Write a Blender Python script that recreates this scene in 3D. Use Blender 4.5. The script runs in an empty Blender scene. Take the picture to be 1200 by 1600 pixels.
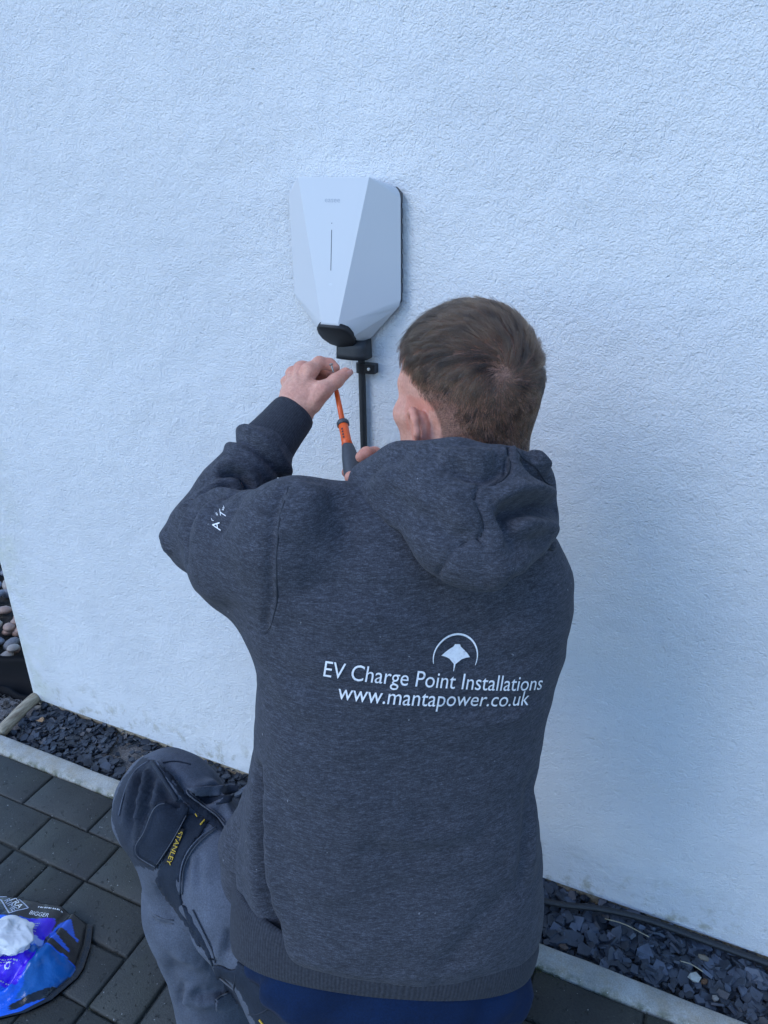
import bpy, bmesh, math, random
import numpy as np
from mathutils import Vector, Matrix, noise
from mathutils.bvhtree import BVHTree

scene = bpy.context.scene
col = scene.collection
random.seed(7)
rng = np.random.default_rng(7)

# ------------------------------------------------------------------ camera, sky, sun, exposure
cam_data = bpy.data.cameras.new('camera')
cam = bpy.data.objects.new('camera', cam_data)
col.objects.link(cam)
cam_data.sensor_fit = 'VERTICAL'
cam_data.sensor_height = 24.0
cam_data.lens = 24.0 * 1210.24 / 1600.0
cam_data.clip_start = 0.02
cam_data.clip_end = 200.0
cam.matrix_world = Matrix((
    (0.9083114, -0.1678033, 0.3831610, 0.0),
    (0.4181166, 0.3909489, -0.8199619, -1.18132),
    (-0.0122041, 0.9049867, 0.4252647, 1.4),
    (0, 0, 0, 1)))
scene.camera = cam

SUN_EL, SUN_AZ = math.radians(40), math.radians(218)     # azimuth clockwise from +Y
world = bpy.data.worlds.new('World')
scene.world = world
world.use_nodes = True
wn = world.node_tree.nodes
sky = wn.new('ShaderNodeTexSky')
sky.sky_type = 'NISHITA'
sky.sun_disc = False
sky.sun_elevation = SUN_EL
sky.sun_rotation = SUN_AZ
sky.air_density = 1.0
sky.dust_density = 0.1
sky.ozone_density = 6.0
wn['Background'].inputs['Strength'].default_value = 0.15
world.node_tree.links.new(sky.outputs[0], wn['Background'].inputs[0])

sun_data = bpy.data.lights.new('sun', 'SUN')
sun_data.energy = 0.5
sun_data.angle = math.radians(30)
sun_data.color = (1.0, 0.98, 0.95)
sun = bpy.data.objects.new('sun', sun_data)
col.objects.link(sun)
sd = Vector((math.sin(SUN_AZ) * math.cos(SUN_EL), math.cos(SUN_AZ) * math.cos(SUN_EL), math.sin(SUN_EL)))
sun.rotation_euler = sd.to_track_quat('Z', 'Y').to_euler()
sun.location = sd * 8

scene.view_settings.view_transform = 'Standard'
scene.view_settings.look = 'None'
scene.view_settings.exposure = 1.35
scene.view_settings.gamma = 1.0
scene.view_settings.use_curve_mapping = False

# ------------------------------------------------------------------ helpers
def thing(name, label, cat, loc=(0, 0, 0), group=None):
    o = bpy.data.objects.new(name, None)
    o.empty_display_size = 0.05
    col.objects.link(o)
    o.location = loc
    o['label'] = label
    o['category'] = cat
    if group:
        o['group'] = group
    return o

def tag(o, label, cat, group=None):
    o['label'] = label
    o['category'] = cat
    if group:
        o['group'] = group
    return o

def place(o, parent=None):
    col.objects.link(o)
    if parent is not None:
        bpy.context.view_layer.update()
        o.parent = parent
        o.matrix_parent_inverse = world_matrix(parent).inverted()
    return o

def world_matrix(o):
    m = Matrix.LocRotScale(o.location, o.rotation_euler, o.scale)
    if o.parent is not None:
        m = world_matrix(o.parent) @ o.matrix_parent_inverse @ m
    return m

def mesh_from(name, verts, faces, m, parent=None, smooth=False, kind=None):
    me = bpy.data.meshes.new(name)
    me.from_pydata([tuple(v) for v in verts], [], [tuple(f) for f in faces])
    me.update()
    if smooth:
        me.polygons.foreach_set('use_smooth', np.ones(len(me.polygons), dtype=bool))
    if m is not None:
        me.materials.append(m)
    o = bpy.data.objects.new(name, me)
    place(o, parent)
    if kind:
        o['kind'] = kind
    return o

def from_bm(name, bm, m, parent=None, smooth=False, kind=None):
    me = bpy.data.meshes.new(name)
    bmesh.ops.recalc_face_normals(bm, faces=bm.faces[:])
    bm.to_mesh(me)
    bm.free()
    if smooth:
        me.polygons.foreach_set('use_smooth', np.ones(len(me.polygons), dtype=bool))
    if m is not None:
        me.materials.append(m)
    o = bpy.data.objects.new(name, me)
    place(o, parent)
    if kind:
        o['kind'] = kind
    return o

def tube_data(path, radii, n=10, squash=None):
    """verts and faces of a tube along path (list of points)"""
    P = [Vector(p) for p in path]
    if not hasattr(radii, '__len__'):
        radii = [radii] * len(P)
    V, Fc = [], []
    ref = None
    for i, p in enumerate(P):
        t = (P[min(i + 1, len(P) - 1)] - P[max(i - 1, 0)]).normalized()
        if ref is None:
            a = Vector((0, 0, 1)) if abs(t.z) < 0.8 else Vector((1, 0, 0))
            ref = t.cross(a).normalized()
        else:
            ref = (ref - t * ref.dot(t)).normalized()
        b = t.cross(ref)
        for k in range(n):
            an = 2 * math.pi * k / n
            V.append(p + ref * (math.cos(an) * radii[i]) + b * (math.sin(an) * radii[i]))
    for i in range(len(P) - 1):
        for k in range(n):
            Fc.append((i * n + k, i * n + (k + 1) % n, (i + 1) * n + (k + 1) % n, (i + 1) * n + k))
    Fc.append(tuple(range(n - 1, -1, -1)))
    Fc.append(tuple((len(P) - 1) * n + k for k in range(n)))
    return V, Fc

def tube(name, path, radii, m, parent=None, n=10):
    V, Fc = tube_data(path, radii, n)
    return mesh_from(name, V, Fc, m, parent, smooth=True)

def smooth_path(pts, n=8):
    """Catmull-Rom through the points"""
    P = [np.array(p, float) for p in pts]
    P = [2 * P[0] - P[1]] + P + [2 * P[-1] - P[-2]]
    out = []
    for i in range(1, len(P) - 2):
        for k in range(n):
            t = k / n
            a, b, c, d = P[i - 1], P[i], P[i + 1], P[i + 2]
            out.append(0.5 * (2 * b + (c - a) * t + (2 * a - 5 * b + 4 * c - d) * t * t + (3 * b - a - 3 * c + d) * t ** 3))
    out.append(P[-2])
    return out

# ------------------------------------------------------------------ material helpers
class NT:
    def __init__(self, name):
        self.m = bpy.data.materials.new(name)
        self.m.use_nodes = True
        self.t = self.m.node_tree
        self.b = self.t.nodes['Principled BSDF']
        self.co = self.t.nodes.new('ShaderNodeTexCoord')
    def n(self, typ, **kw):
        nd = self.t.nodes.new(typ)
        for k, v in kw.items():
            if k.startswith('i_'):
                nd.inputs[k[2:]].default_value = v
            else:
                setattr(nd, k, v)
        return nd
    def l(self, a, b):
        self.t.links.new(a, b)
    def coords(self, scale=(1, 1, 1), src='Object', rot=(0, 0, 0)):
        mp = self.n('ShaderNodeMapping')
        mp.inputs['Scale'].default_value = scale
        mp.inputs['Rotation'].default_value = rot
        self.l(self.co.outputs[src], mp.inputs[0])
        return mp.outputs[0]
    def noise(self, scale, detail=3, rough=0.55, vec=None):
        nd = self.n('ShaderNodeTexNoise')
        nd.inputs['Scale'].default_value = scale
        nd.inputs['Detail'].default_value = detail
        nd.inputs['Roughness'].default_value = rough
        self.l(vec if vec is not None else self.co.outputs['Object'], nd.inputs['Vector'])
        return nd.outputs['Fac']
    def ramp(self, fac, stops, interp='LINEAR'):
        nd = self.n('ShaderNodeValToRGB')
        cr = nd.color_ramp
        cr.interpolation = interp
        while len(cr.elements) < len(stops):
            cr.elements.new(0.5)
        for e, (p, c) in zip(cr.elements, stops):
            e.position = p
            e.color = (*c, 1) if len(c) == 3 else c
        self.l(fac, nd.inputs[0])
        return nd.outputs[0]
    def mix(self, fac, a, b, mode='MIX'):
        nd = self.n('ShaderNodeMix')
        nd.data_type = 'RGBA'
        nd.blend_type = mode
        for i, v in ((0, fac), (6, a), (7, b)):
            if hasattr(v, 'links'):
                self.l(v, nd.inputs[i])
            elif i == 0:
                nd.inputs[0].default_value = v
            else:
                nd.inputs[i].default_value = (*v, 1)
        return nd.outputs[2]
    def math(self, op, a, b=0.0, clamp=False):
        nd = self.n('ShaderNodeMath')
        nd.operation = op
        nd.use_clamp = clamp
        for i, v in ((0, a), (1, b)):
            if hasattr(v, 'links'):
                self.l(v, nd.inputs[i])
            else:
                nd.inputs[i].default_value = v
        return nd.outputs[0]
    def bump(self, h, strength=0.5, dist=0.002, prev=None):
        nd = self.n('ShaderNodeBump')
        nd.inputs['Strength'].default_value = strength
        nd.inputs['Distance'].default_value = dist
        self.l(h, nd.inputs['Height'])
        if prev is not None:
            self.l(prev, nd.inputs['Normal'])
        return nd.outputs[0]
    def set(self, color=None, rough=None, normal=None, **kw):
        for nm, v in (('Base Color', color), ('Roughness', rough), ('Normal', normal)):
            if v is None:
                continue
            if hasattr(v, 'links'):
                self.l(v, self.b.inputs[nm])
            elif nm == 'Base Color':
                self.b.inputs[nm].default_value = (*v, 1)
            else:
                self.b.inputs[nm].default_value = v
        for k, v in kw.items():
            self.b.inputs[k.replace('_', ' ')].default_value = v
        return self.m

def plain(name, color, rough=0.5, var=0.12, scale=60, bump=0.0, **kw):
    t = NT(name)
    f = t.noise(scale, 4)
    c = t.ramp(f, [(0.25, tuple(x * (1 - var) for x in color)), (0.75, tuple(min(1, x * (1 + var)) for x in color))])
    nrm = t.bump(t.noise(scale * 6, 3), bump, 0.001) if bump else None
    return t.set(c, rough, nrm, **kw)

# ------------------------------------------------------------------ structure materials
def make_render_material():
    t = NT('white_render')
    o = t.co.outputs['Object']
    sep = t.n('ShaderNodeSeparateXYZ')
    t.l(o, sep.inputs[0])
    # grain of the sprayed render
    vor = t.n('ShaderNodeTexVoronoi', feature='SMOOTH_F1')
    vor.inputs['Scale'].default_value = 230
    vor.inputs['Smoothness'].default_value = 0.6
    warp = t.n('ShaderNodeTexNoise')
    warp.inputs['Scale'].default_value = 90
    warp.inputs['Detail'].default_value = 3
    t.l(o, warp.inputs['Vector'])
    vadd = t.n('ShaderNodeVectorMath', operation='MULTIPLY_ADD')
    t.l(warp.outputs['Color'], vadd.inputs[0])
    vadd.inputs[1].default_value = (0.012, 0.012, 0.012)
    t.l(o, vadd.inputs[2])
    t.l(vadd.outputs[0], vor.inputs['Vector'])
    vor.feature = 'F1'
    vor.inputs['Scale'].default_value = 310
    n1 = t.noise(430, 3, 0.6)
    n2 = t.noise(130, 3, 0.6)
    pit = t.n('ShaderNodeTexVoronoi', feature='F1')
    pit.inputs['Scale'].default_value = 105
    t.l(vadd.outputs[0], pit.inputs['Vector'])
    psel = t.n('ShaderNodeSeparateColor')
    t.l(pit.outputs['Color'], psel.inputs[0])
    pits = t.math('MULTIPLY', t.math('LESS_THAN', psel.outputs[0], 0.30), t.math('SUBTRACT', 0.42, pit.outputs['Distance'], True))
    h = t.math('SUBTRACT', t.math('MULTIPLY', n1, 0.55), t.math('MULTIPLY', vor.outputs['Distance'], 0.85))
    h = t.math('ADD', h, t.math('MULTIPLY', n2, 0.9))
    h = t.math('SUBTRACT', h, t.math('MULTIPLY', pits, 1.6))
    nrm = t.bump(h, 1.0, 0.00135)
    broad = t.bump(t.noise(5.0, 4, 0.6), 0.45, 0.03, nrm)
    # colour: off white paint, faint patches, weathering at the foot and at the corner
    patch = t.ramp(t.noise(2.6, 5, 0.62), [(0.32, (0.60, 0.605, 0.61)), (0.68, (0.69, 0.69, 0.685))])
    speck = t.ramp(t.noise(160, 2, 0.6), [(0.24, (0.80, 0.80, 0.80)), (0.36, (1, 1, 1))])
    c = t.mix(1.0, patch, speck, 'MULTIPLY')
    # grime streaks close to the ground
    low = t.n('ShaderNodeMapRange')
    for k, v in (('From Min', 0.13), ('From Max', 0.0), ('To Min', 0.0), ('To Max', 1.0)):
        low.inputs[k].default_value = v
    t.l(sep.outputs['Z'], low.inputs['Value'])
    dirt = t.ramp(t.noise(26, 5, 0.65), [(0.52, (0, 0, 0)), (0.66, (1, 1, 1))])
    f = t.math('MULTIPLY', t.math('MULTIPLY', dirt, low.outputs[0]), 0.75, True)
    c = t.mix(f, c, (0.30, 0.27, 0.17))
    # algae on the corner arris
    cor = t.n('ShaderNodeMapRange')
    for k, v in (('From Min', -1.52), ('From Max', -1.66), ('To Min', 0.0), ('To Max', 1.0)):
        cor.inputs[k].default_value = v
    t.l(sep.outputs['X'], cor.inputs['Value'])
    alg = t.ramp(t.noise(14, 5, 0.7), [(0.42, (0, 0, 0)), (0.7, (1, 1, 1))])
    f2 = t.math('MULTIPLY', t.math('MULTIPLY', alg, cor.outputs[0]), 0.6, True)
    c = t.mix(f2, c, (0.42, 0.44, 0.27))
    # few small chips
    chip = t.ramp(t.noise(9.0, 6, 0.75), [(0.735, (0, 0, 0)), (0.76, (1, 1, 1))])
    c = t.mix(t.math('MULTIPLY', chip, 0.5), c, (0.33, 0.27, 0.18))
    return t.set(c, 0.85, broad)

M = {}
M['render'] = make_render_material()

def make_paver_material():
    t = NT('charcoal_paver')
    oi = t.n('ShaderNodeObjectInfo')
    geo = t.n('ShaderNodeNewGeometry')
    pos = geo.outputs['Position']
    base = t.ramp(oi.outputs['Random'], [(0.0, (0.0235, 0.0245, 0.0235)), (0.5, (0.030, 0.0305, 0.0275)), (1.0, (0.026, 0.0275, 0.027))])
    blot = t.ramp(t.noise(9, 5, 0.6, pos), [(0.3, (0.72, 0.74, 0.74)), (0.7, (1.22, 1.2, 1.12))])
    c = t.mix(1.0, base, blot, 'MULTIPLY')
    fine = t.ramp(t.noise(330, 5, 0.7, pos), [(0.32, (0.62, 0.62, 0.62)), (0.70, (1.45, 1.45, 1.42))])
    c = t.mix(1.0, c, fine, 'MULTIPLY')
    pits = t.ramp(t.noise(75, 6, 0.72, pos), [(0.33, (0, 0, 0)), (0.40, (1, 1, 1))])
    c = t.mix(1.0, c, t.ramp(pits, [(0, (0.30, 0.30, 0.30)), (1, (1, 1, 1))]), 'MULTIPLY')
    white = t.ramp(t.noise(170, 2, 0.5, pos), [(0.71, (0, 0, 0)), (0.75, (1, 1, 1))])
    c = t.mix(t.math('MULTIPLY', white, 0.6), c, (0.42, 0.43, 0.42))
    # greenish film in the damp patches
    moss = t.ramp(t.noise(3.1, 5, 0.6, pos), [(0.5, (0, 0, 0)), (0.72, (1, 1, 1))])
    c = t.mix(t.math('MULTIPLY', moss, 0.35), c, (0.055, 0.062, 0.036))
    h = t.math('ADD', t.math('MULTIPLY', pits, 0.9), t.math('MULTIPLY', t.noise(300, 4, 0.6, pos), 0.5))
    nrm = t.bump(h, 0.9, 0.0026)
    return t.set(c, 0.62, nrm)
M['paver'] = make_paver_material()

def make_kerb_material():
    t = NT('pale_concrete_kerb')
    geo = t.n('ShaderNodeNewGeometry')
    pos = geo.outputs['Position']
    oi = t.n('ShaderNodeObjectInfo')
    c = t.ramp(t.noise(11, 5, 0.6, pos), [(0.3, (0.25, 0.245, 0.215)), (0.7, (0.43, 0.425, 0.39))])
    c = t.mix(t.ramp(t.noise(30, 5, 0.7, pos), [(0.46, (0, 0, 0)), (0.75, (0.75, 0.75, 0.75))]), c, (0.30, 0.245, 0.15))
    c = t.mix(1.0, c, t.ramp(t.noise(380, 2, 0.5, pos), [(0.3, (0.8, 0.8, 0.8)), (0.7, (1.12, 1.12, 1.12))]), 'MULTIPLY')
    sp = t.ramp(t.noise(120, 2, 0.5, pos), [(0.75, (0, 0, 0)), (0.78, (1, 1, 1))])
    c = t.mix(sp, c, (0.72, 0.72, 0.70))
    # moss along the paving edge
    sep = t.n('ShaderNodeSeparateXYZ')
    t.l(pos, sep.inputs[0])
    edge = t.n('ShaderNodeMapRange')
    for k, v in (('From Min', -0.186), ('From Max', -0.200), ('To Min', 0.0), ('To Max', 1.0)):
        edge.inputs[k].default_value = v
    t.l(sep.outputs['Y'], edge.inputs['Value'])
    ms = t.ramp(t.noise(45, 5, 0.7, pos), [(0.46, (0, 0, 0)), (0.6, (1, 1, 1))])
    c = t.mix(t.math('MULTIPLY', t.math('MULTIPLY', ms, edge.outputs[0]), 0.85), c, (0.07, 0.075, 0.03))
    nrm = t.bump(t.noise(260, 4, 0.6, pos), 0.5, 0.0012)
    return t.set(c, 0.8, nrm)
M['kerb'] = make_kerb_material()

def make_soil_material(name, a, b, scale=120):
    t = NT(name)
    geo = t.n('ShaderNodeNewGeometry')
    pos = geo.outputs['Position']
    c = t.ramp(t.noise(scale, 5, 0.7, pos), [(0.35, a), (0.7, b)])
    return t.set(c, 0.95, t.bump(t.noise(scale * 2, 5, 0.7, pos), 0.9, 0.004))
M['joint'] = make_soil_material('joint_sand', (0.020, 0.021, 0.017), (0.10, 0.10, 0.082), 160)
M['soil'] = make_soil_material('dark_soil', (0.012, 0.010, 0.009), (0.06, 0.052, 0.045), 60)

def make_bed_soil():
    t = NT('dusty_bed_soil')
    geo = t.n('ShaderNodeNewGeometry')
    pos = geo.outputs['Position']
    c = t.ramp(t.noise(260, 5, 0.75, pos), [(0.3, (0.03, 0.028, 0.027)), (0.52, (0.15, 0.14, 0.135)), (0.75, (0.34, 0.32, 0.30))])
    return t.set(c, 0.95, t.bump(t.noise(300, 5, 0.7, pos), 1.0, 0.004))
M['bed'] = make_bed_soil()

def make_slate_material():
    t = NT('blue_black_slate')
    oi = t.n('ShaderNodeObjectInfo')
    geo = t.n('ShaderNodeNewGeometry')
    pos = geo.outputs['Position']
    c = t.ramp(oi.outputs['Random'], [(0.0, (0.018, 0.022, 0.030)), (0.35, (0.036, 0.044, 0.058)), (0.7, (0.072, 0.087, 0.116)), (1.0, (0.022, 0.027, 0.036))])
    big = t.ramp(t.noise(26, 3, 0.5, pos), [(0.3, (0.6, 0.6, 0.6)), (0.7, (1.5, 1.5, 1.5))])
    c = t.mix(1.0, c, big, 'MULTIPLY')
    dust = t.ramp(t.noise(90, 4, 0.7, pos), [(0.5, (0, 0, 0)), (0.8, (1, 1, 1))])
    c = t.mix(t.math('MULTIPLY', dust, 0.25), c, (0.09, 0.092, 0.095))
    nrm = t.bump(t.noise(180, 5, 0.65, pos), 0.6, 0.0012)
    return t.set(c, 0.44, nrm)
M['slate'] = make_slate_material()
M['black_plastic'] = plain('black_plastic', (0.012, 0.012, 0.013), 0.35, 0.2, 80, 0.05)
M['black_rubber'] = plain('black_rubber', (0.016, 0.017, 0.019), 0.55, 0.25, 120, 0.1)
M['timber'] = None

def make_timber():
    t = NT('weathered_timber')
    v = t.coords((14, 14, 140), 'Object', (0, 0, 0))
    geo = t.n('ShaderNodeNewGeometry')
    mp = t.n('ShaderNodeMapping')
    mp.inputs['Scale'].default_value = (160, 18, 160)
    t.l(geo.outputs['Position'], mp.inputs[0])
    g = t.noise(1.0, 4, 0.6, mp.outputs[0])
    c = t.ramp(g, [(0.3, (0.17, 0.125, 0.08)), (0.55, (0.36, 0.30, 0.21)), (0.8, (0.46, 0.41, 0.32))])
    return t.set(c, 0.8, t.bump(g, 0.6, 0.002))
M['timber'] = make_timber()

# ------------------------------------------------------------------ ground sheet
def box_bm(bm, x0, x1, y0, y1, z0, z1):
    v = [bm.verts.new(p) for p in ((x0, y0, z0), (x1, y0, z0), (x1, y1, z0), (x0, y1, z0),
                                   (x0, y0, z1), (x1, y0, z1), (x1, y1, z1), (x0, y1, z1))]
    for f in ((0, 3, 2, 1), (4, 5, 6, 7), (0, 1, 5, 4), (1, 2, 6, 5), (2, 3, 7, 6), (3, 0, 4, 7)):
        bm.faces.new([v[i] for i in f])
    return v

mesh_from('ground', [(-60, -60, -0.075), (60, -60, -0.075), (60, 60, -0.075), (-60, 60, -0.075)], [(0, 1, 2, 3)], M['soil'], kind='structure')

# paving bed: one sheet of dark jointing sand under the blocks, running on in all directions
pav = mesh_from('paving', [(-40, -40, -0.011), (40, -40, -0.008), (40, -0.2005, -0.008), (-40, -0.2005, -0.008)], [(0, 1, 2, 3)], M['joint'], kind='structure')

def paver_mesh(w, d, seed):
    """one block: chamfered top with a slightly uneven edge"""
    r = random.Random(seed)
    g = 0.0018
    xs = [g, g + 0.004, w * 0.33, w * 0.66, w - g - 0.004, w - g]
    ys = [g, g + 0.004, d * 0.5, d - g - 0.004, d - g]
    V, Fc = [], []
    for j, y in enumerate(ys):
        for i, x in enumerate(xs):
            edge = i in (0, len(xs) - 1) or j in (0, len(ys) - 1)
            z = -0.0025 if edge else 0.0
            jx = r.uniform(-0.0012, 0.0012)
            jy = r.uniform(-0.0012, 0.0012)
            V.append((x + jx, y + jy, z + r.uniform(-0.0007, 0.0007)))
    nx = len(xs)
    for j in range(len(ys) - 1):
        for i in range(nx - 1):
            Fc.append((j * nx + i, j * nx + i + 1, (j + 1) * nx + i + 1, (j + 1) * nx + i))
    ring = [i for i in range(nx)] + [j * nx + nx - 1 for j in range(1, len(ys))] + \
           [(len(ys) - 1) * nx + i for i in range(nx - 2, -1, -1)] + [j * nx for j in range(len(ys) - 2, 0, -1)]
    b0 = len(V)
    for i in ring:
        V.append((V[i][0], V[i][1], -0.04))
    for k in range(len(ring)):
        a, b = ring[k], ring[(k + 1) % len(ring)]
        Fc.append((a, b0 + k, b0 + (k + 1) % len(ring), b))
    me = bpy.data.meshes.new('paver')
    me.from_pydata(V, [], Fc)
    me.materials.append(M['paver'])
    me.polygons.foreach_set('use_smooth', np.ones(len(Fc), dtype=bool))
    return me
PV_H = [paver_mesh(0.2022, 0.1008, s) for s in range(5)]
PV_V = [paver_mesh(0.1008, 0.2022, s + 20) for s in range(5)]

def put_paver(x, y, horizontal):
    me = random.choice(PV_H if horizontal else PV_V)
    o = bpy.data.objects.new('paver', me)
    o.location = (x + random.uniform(-.0008, .0008), y + random.uniform(-.0008, .0008), random.uniform(-0.0014, 0.0008))
    o.rotation_euler = (random.uniform(-.006, .006), random.uniform(-.006, .006), random.uniform(-.006, .006))
    place(o, pav)
# two stretcher courses along the kerb, then a basket weave of pairs
x0 = -1.372 - 0.2022 * 4
for k in range(14):
    put_paver(x0 + 0.2022 * k, -0.3018, True)
    put_paver(x0 + 0.0975 + 0.2022 * k, -0.4026, True)
bx0 = -0.874 - 0.2032 * 6
for i in range(13):
    for j in range(4):
        X = bx0 + 0.2032 * i
        Y = -0.4032 - 0.2034 * (j + 1)
        if (i + j) % 2 == 0:
            put_paver(X, Y, False)
            put_paver(X + 0.1013, Y, False)
        else:
            put_paver(X, Y, True)
            put_paver(X, Y + 0.1014, True)

# ------------------------------------------------------------------ kerb
kerb = mesh_from('kerb', [(-30, -0.199, -0.07), (30, -0.199, -0.07), (30, -0.153, -0.07), (-30, -0.153, -0.07)], [(0, 1, 2, 3)], M['joint'], kind='structure')
prof = [(-0.2005, -0.06), (-0.2005, -0.006), (-0.1985, 0.0005), (-0.194, 0.0045), (-0.186, 0.0065), (-0.170, 0.0072), (-0.158, 0.007), (-0.1535, 0.005), (-0.1515, 0.0), (-0.1515, -0.06)]
def kerb_stone(xa, xb, seed):
    n = 24
    V, Fc = [], []
    for i in range(n + 1):
        x = xa + (xb - xa) * i / n
        for k, (y, z) in enumerate(prof):
            dz = noise.noise(Vector((x * 14, y * 30, seed))) * 0.0022
            dy = noise.noise(Vector((x * 11, k * 3.1, seed + 9))) * 0.0016
            V.append((x, y + (dy if 0 < k < 9 else 0), z + (dz if 0 < k < 9 else 0)))
    m = len(prof)
    for i in range(n):
        for k in range(m - 1):
            Fc.append((i * m + k, (i + 1) * m + k, (i + 1) * m + k + 1, i * m + k + 1))
    Fc.append(tuple(range(m)))
    Fc.append(tuple(n * m + k for k in range(m - 1, -1, -1)))
    return mesh_from('kerb_stone', V, Fc, M['kerb'], kerb, smooth=True)
kj = -1.137
for k in range(-2, 3):
    kerb_stone(kj + 0.915 * k + 0.002, kj + 0.915 * (k + 1) - 0.002, k * 3.7)

# ------------------------------------------------------------------ house wall
wall = thing('house_wall', 'white roughcast rendered house wall behind the kneeling man', 'wall', (-1.66, 0, 0))
bm = bmesh.new()
XA, XB, YB, ZT = -1.662, 7.0, 0.55, 4.6
nz = 16
# front and side shell with a softly rounded corner
ring = [(XA, YB)] + [(XA, 0.012)]
for k in range(1, 6):
    a = math.pi + (math.pi / 2) * k / 6
    ring.append((XA + 0.012 + 0.012 * math.cos(a), 0.012 + 0.012 * math.sin(a)))
ring += [(XA + 0.012, 0.0), (XB, 0.0), (XB, YB)]
lo = [bm.verts.new((x, y, 0.0)) for x, y in ring]
hi = [bm.verts.new((x, y, ZT)) for x, y in ring]
for i in range(len(ring)):
    j = (i + 1) % len(ring)
    bm.faces.new((lo[i], lo[j], hi[j], hi[i]))
bm.faces.new(lo[::-1])
bm.faces.new(hi)
from_bm('wall_face', bm, M['render'], wall)
# brown batten under the drip edge
bm = bmesh.new()
box_bm(bm, XA + 0.012, XB, 0.006, 0.05, -0.06, -0.0015)
from_bm('base_batten', bm, M['timber'], wall)
bm = bmesh.new()
box_bm(bm, XA + 0.002, XB, 0.05, YB, -0.06, -0.0015)
from_bm('plinth', bm, M['soil'], wall)

# ------------------------------------------------------------------ slate bed
NXB, NYB = 260, 14
V, Fc = [], []
for j in range(NYB + 1):
    for i in range(NXB + 1):
        x = -1.70 + 3.2 * i / NXB
        y = -0.152 + 0.158 * j / NYB
        V.append((x, y, -0.030 + 0.006 * noise.noise(Vector((x * 9, y * 9, 0))) + 0.002 * noise.noise(Vector((x * 60, y * 60, 3)))))
for j in range(NYB):
    for i in range(NXB):
        a = j * (NXB + 1) + i
        Fc.append((a, a + 1, a + NXB + 2, a + NXB + 1))
bed = mesh_from('slate_bed', V, Fc, M['bed'], kind='structure', smooth=True)

def chip_geometry(r, size):
    """an angular flake of slate, 5-8 sided, 4-9 mm thick"""
    n = r.choice((4, 5, 5, 6, 6, 7))
    el = r.uniform(0.5, 0.95)
    th = r.uniform(0.07, 0.19)
    an = sorted(r.uniform(0, 2 * math.pi) for _ in range(n))
    an = [2 * math.pi * k / n + r.uniform(-0.45, 0.45) for k in range(n)]
    top, bot = [], []
    for a in an:
        q = r.uniform(0.72, 1.0)
        x, y = math.cos(a) * q * size * 0.5, math.sin(a) * q * size * 0.5 * el
        top.append((x * 0.93, y * 0.93, th * size * 0.5 * r.uniform(0.7, 1.0)))
        bot.append((x, y, -th * size * 0.5 * r.uniform(0.7, 1.0)))
    V = top + bot
    Fc = [tuple(range(n)), tuple(range(2 * n - 1, n - 1, -1))]
    for k in range(n):
        Fc.append((k, n + k, n + (k + 1) % n, (k + 1) % n))
    return V, Fc

def in_view(p, margin=0.0):
    q = cam.matrix_world.inverted() @ Vector(p)
    if q.z >= 0:
        return None
    x = 600 + 1210.24 * q.x / -q.z
    y = 800 - 1210.24 * q.y / -q.z
    return (-20 < x < 1220 and y < 1620, x, y, -q.z)

r = random.Random(11)
CHIP = []
for k in range(40):
    V, Fc = chip_geometry(r, 1.0)
    CHIP.append((np.array(V), Fc))
chips = []
def bare(x, y):
    """dusty patches where the flakes are thin"""
    v = noise.noise(Vector((x * 6.5 + 3, y * 9, 1.0)))
    g = math.exp(-((x + 1.22) / 0.16) ** 2 - ((y + 0.06) / 0.05) ** 2) * 0.75
    g2 = math.exp(-((x + 0.98) / 0.1) ** 2 - ((y + 0.05) / 0.04) ** 2) * 0.5
    return v * 0.5 + g + g2
for k in range(5900):
    x = r.uniform(-1.63, 1.35)
    y = r.uniform(-0.146, 0.004)
    if x > -0.45:
        size = r.choice((0.018, 0.022, 0.028, 0.034, 0.045)) * r.uniform(0.8, 1.15)
    else:
        size = r.choice((0.014, 0.018, 0.022, 0.026, 0.034)) * r.uniform(0.8, 1.15)
    if y - size * 0.42 < -0.151 or x < -1.62:
        continue
    layer = r.random()
    if bare(x, y) > 0.27 and r.random() < 0.86:
        continue
    z = -0.026 + layer * 0.017
    tilt = 0.25 + 0.5 * r.random()
    chips.append((x, y, z, size, (r.gauss(0, tilt * 0.6), r.gauss(0, tilt * 0.6), r.uniform(0, 6.28)), r.randrange(40), layer))
scored = []
for c in chips:
    q = in_view(c[:3])
    s = 0
    if q and q[0] and not (395 < q[1] < 835):
        s = c[3] / q[3] * (0.35 + c[6])
    scored.append((s, c))
scored.sort(key=lambda a: -a[0])
chip_mesh = {}
for s, c in scored[:300]:
    x, y, z, size, rot, kind, _ = c
    if kind not in chip_mesh:
        me = bpy.data.meshes.new('slate_chip')
        me.from_pydata(CHIP[kind][0].tolist(), [], CHIP[kind][1])
        me.materials.append(M['slate'])
        chip_mesh[kind] = me
    o = bpy.data.objects.new('slate_chip', chip_mesh[kind])
    o.location = (x, y, z)
    o.rotation_euler = rot
    o.scale = (size, size, size)
    place(o, bed)
V, Fc = [], []
from mathutils import Euler
for s, c in scored[300:]:
    x, y, z, size, rot, kind, _ = c
    mt = Matrix.LocRotScale(Vector((x, y, z)), Euler(rot), Vector((size,) * 3))
    b = len(V)
    V += [mt @ Vector(p) for p in CHIP[kind][0]]
    Fc += [tuple(b + i for i in f) for f in CHIP[kind][1]]
mesh_from('slate_chippings', V, Fc, M['slate'], bed, kind='stuff')

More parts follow.
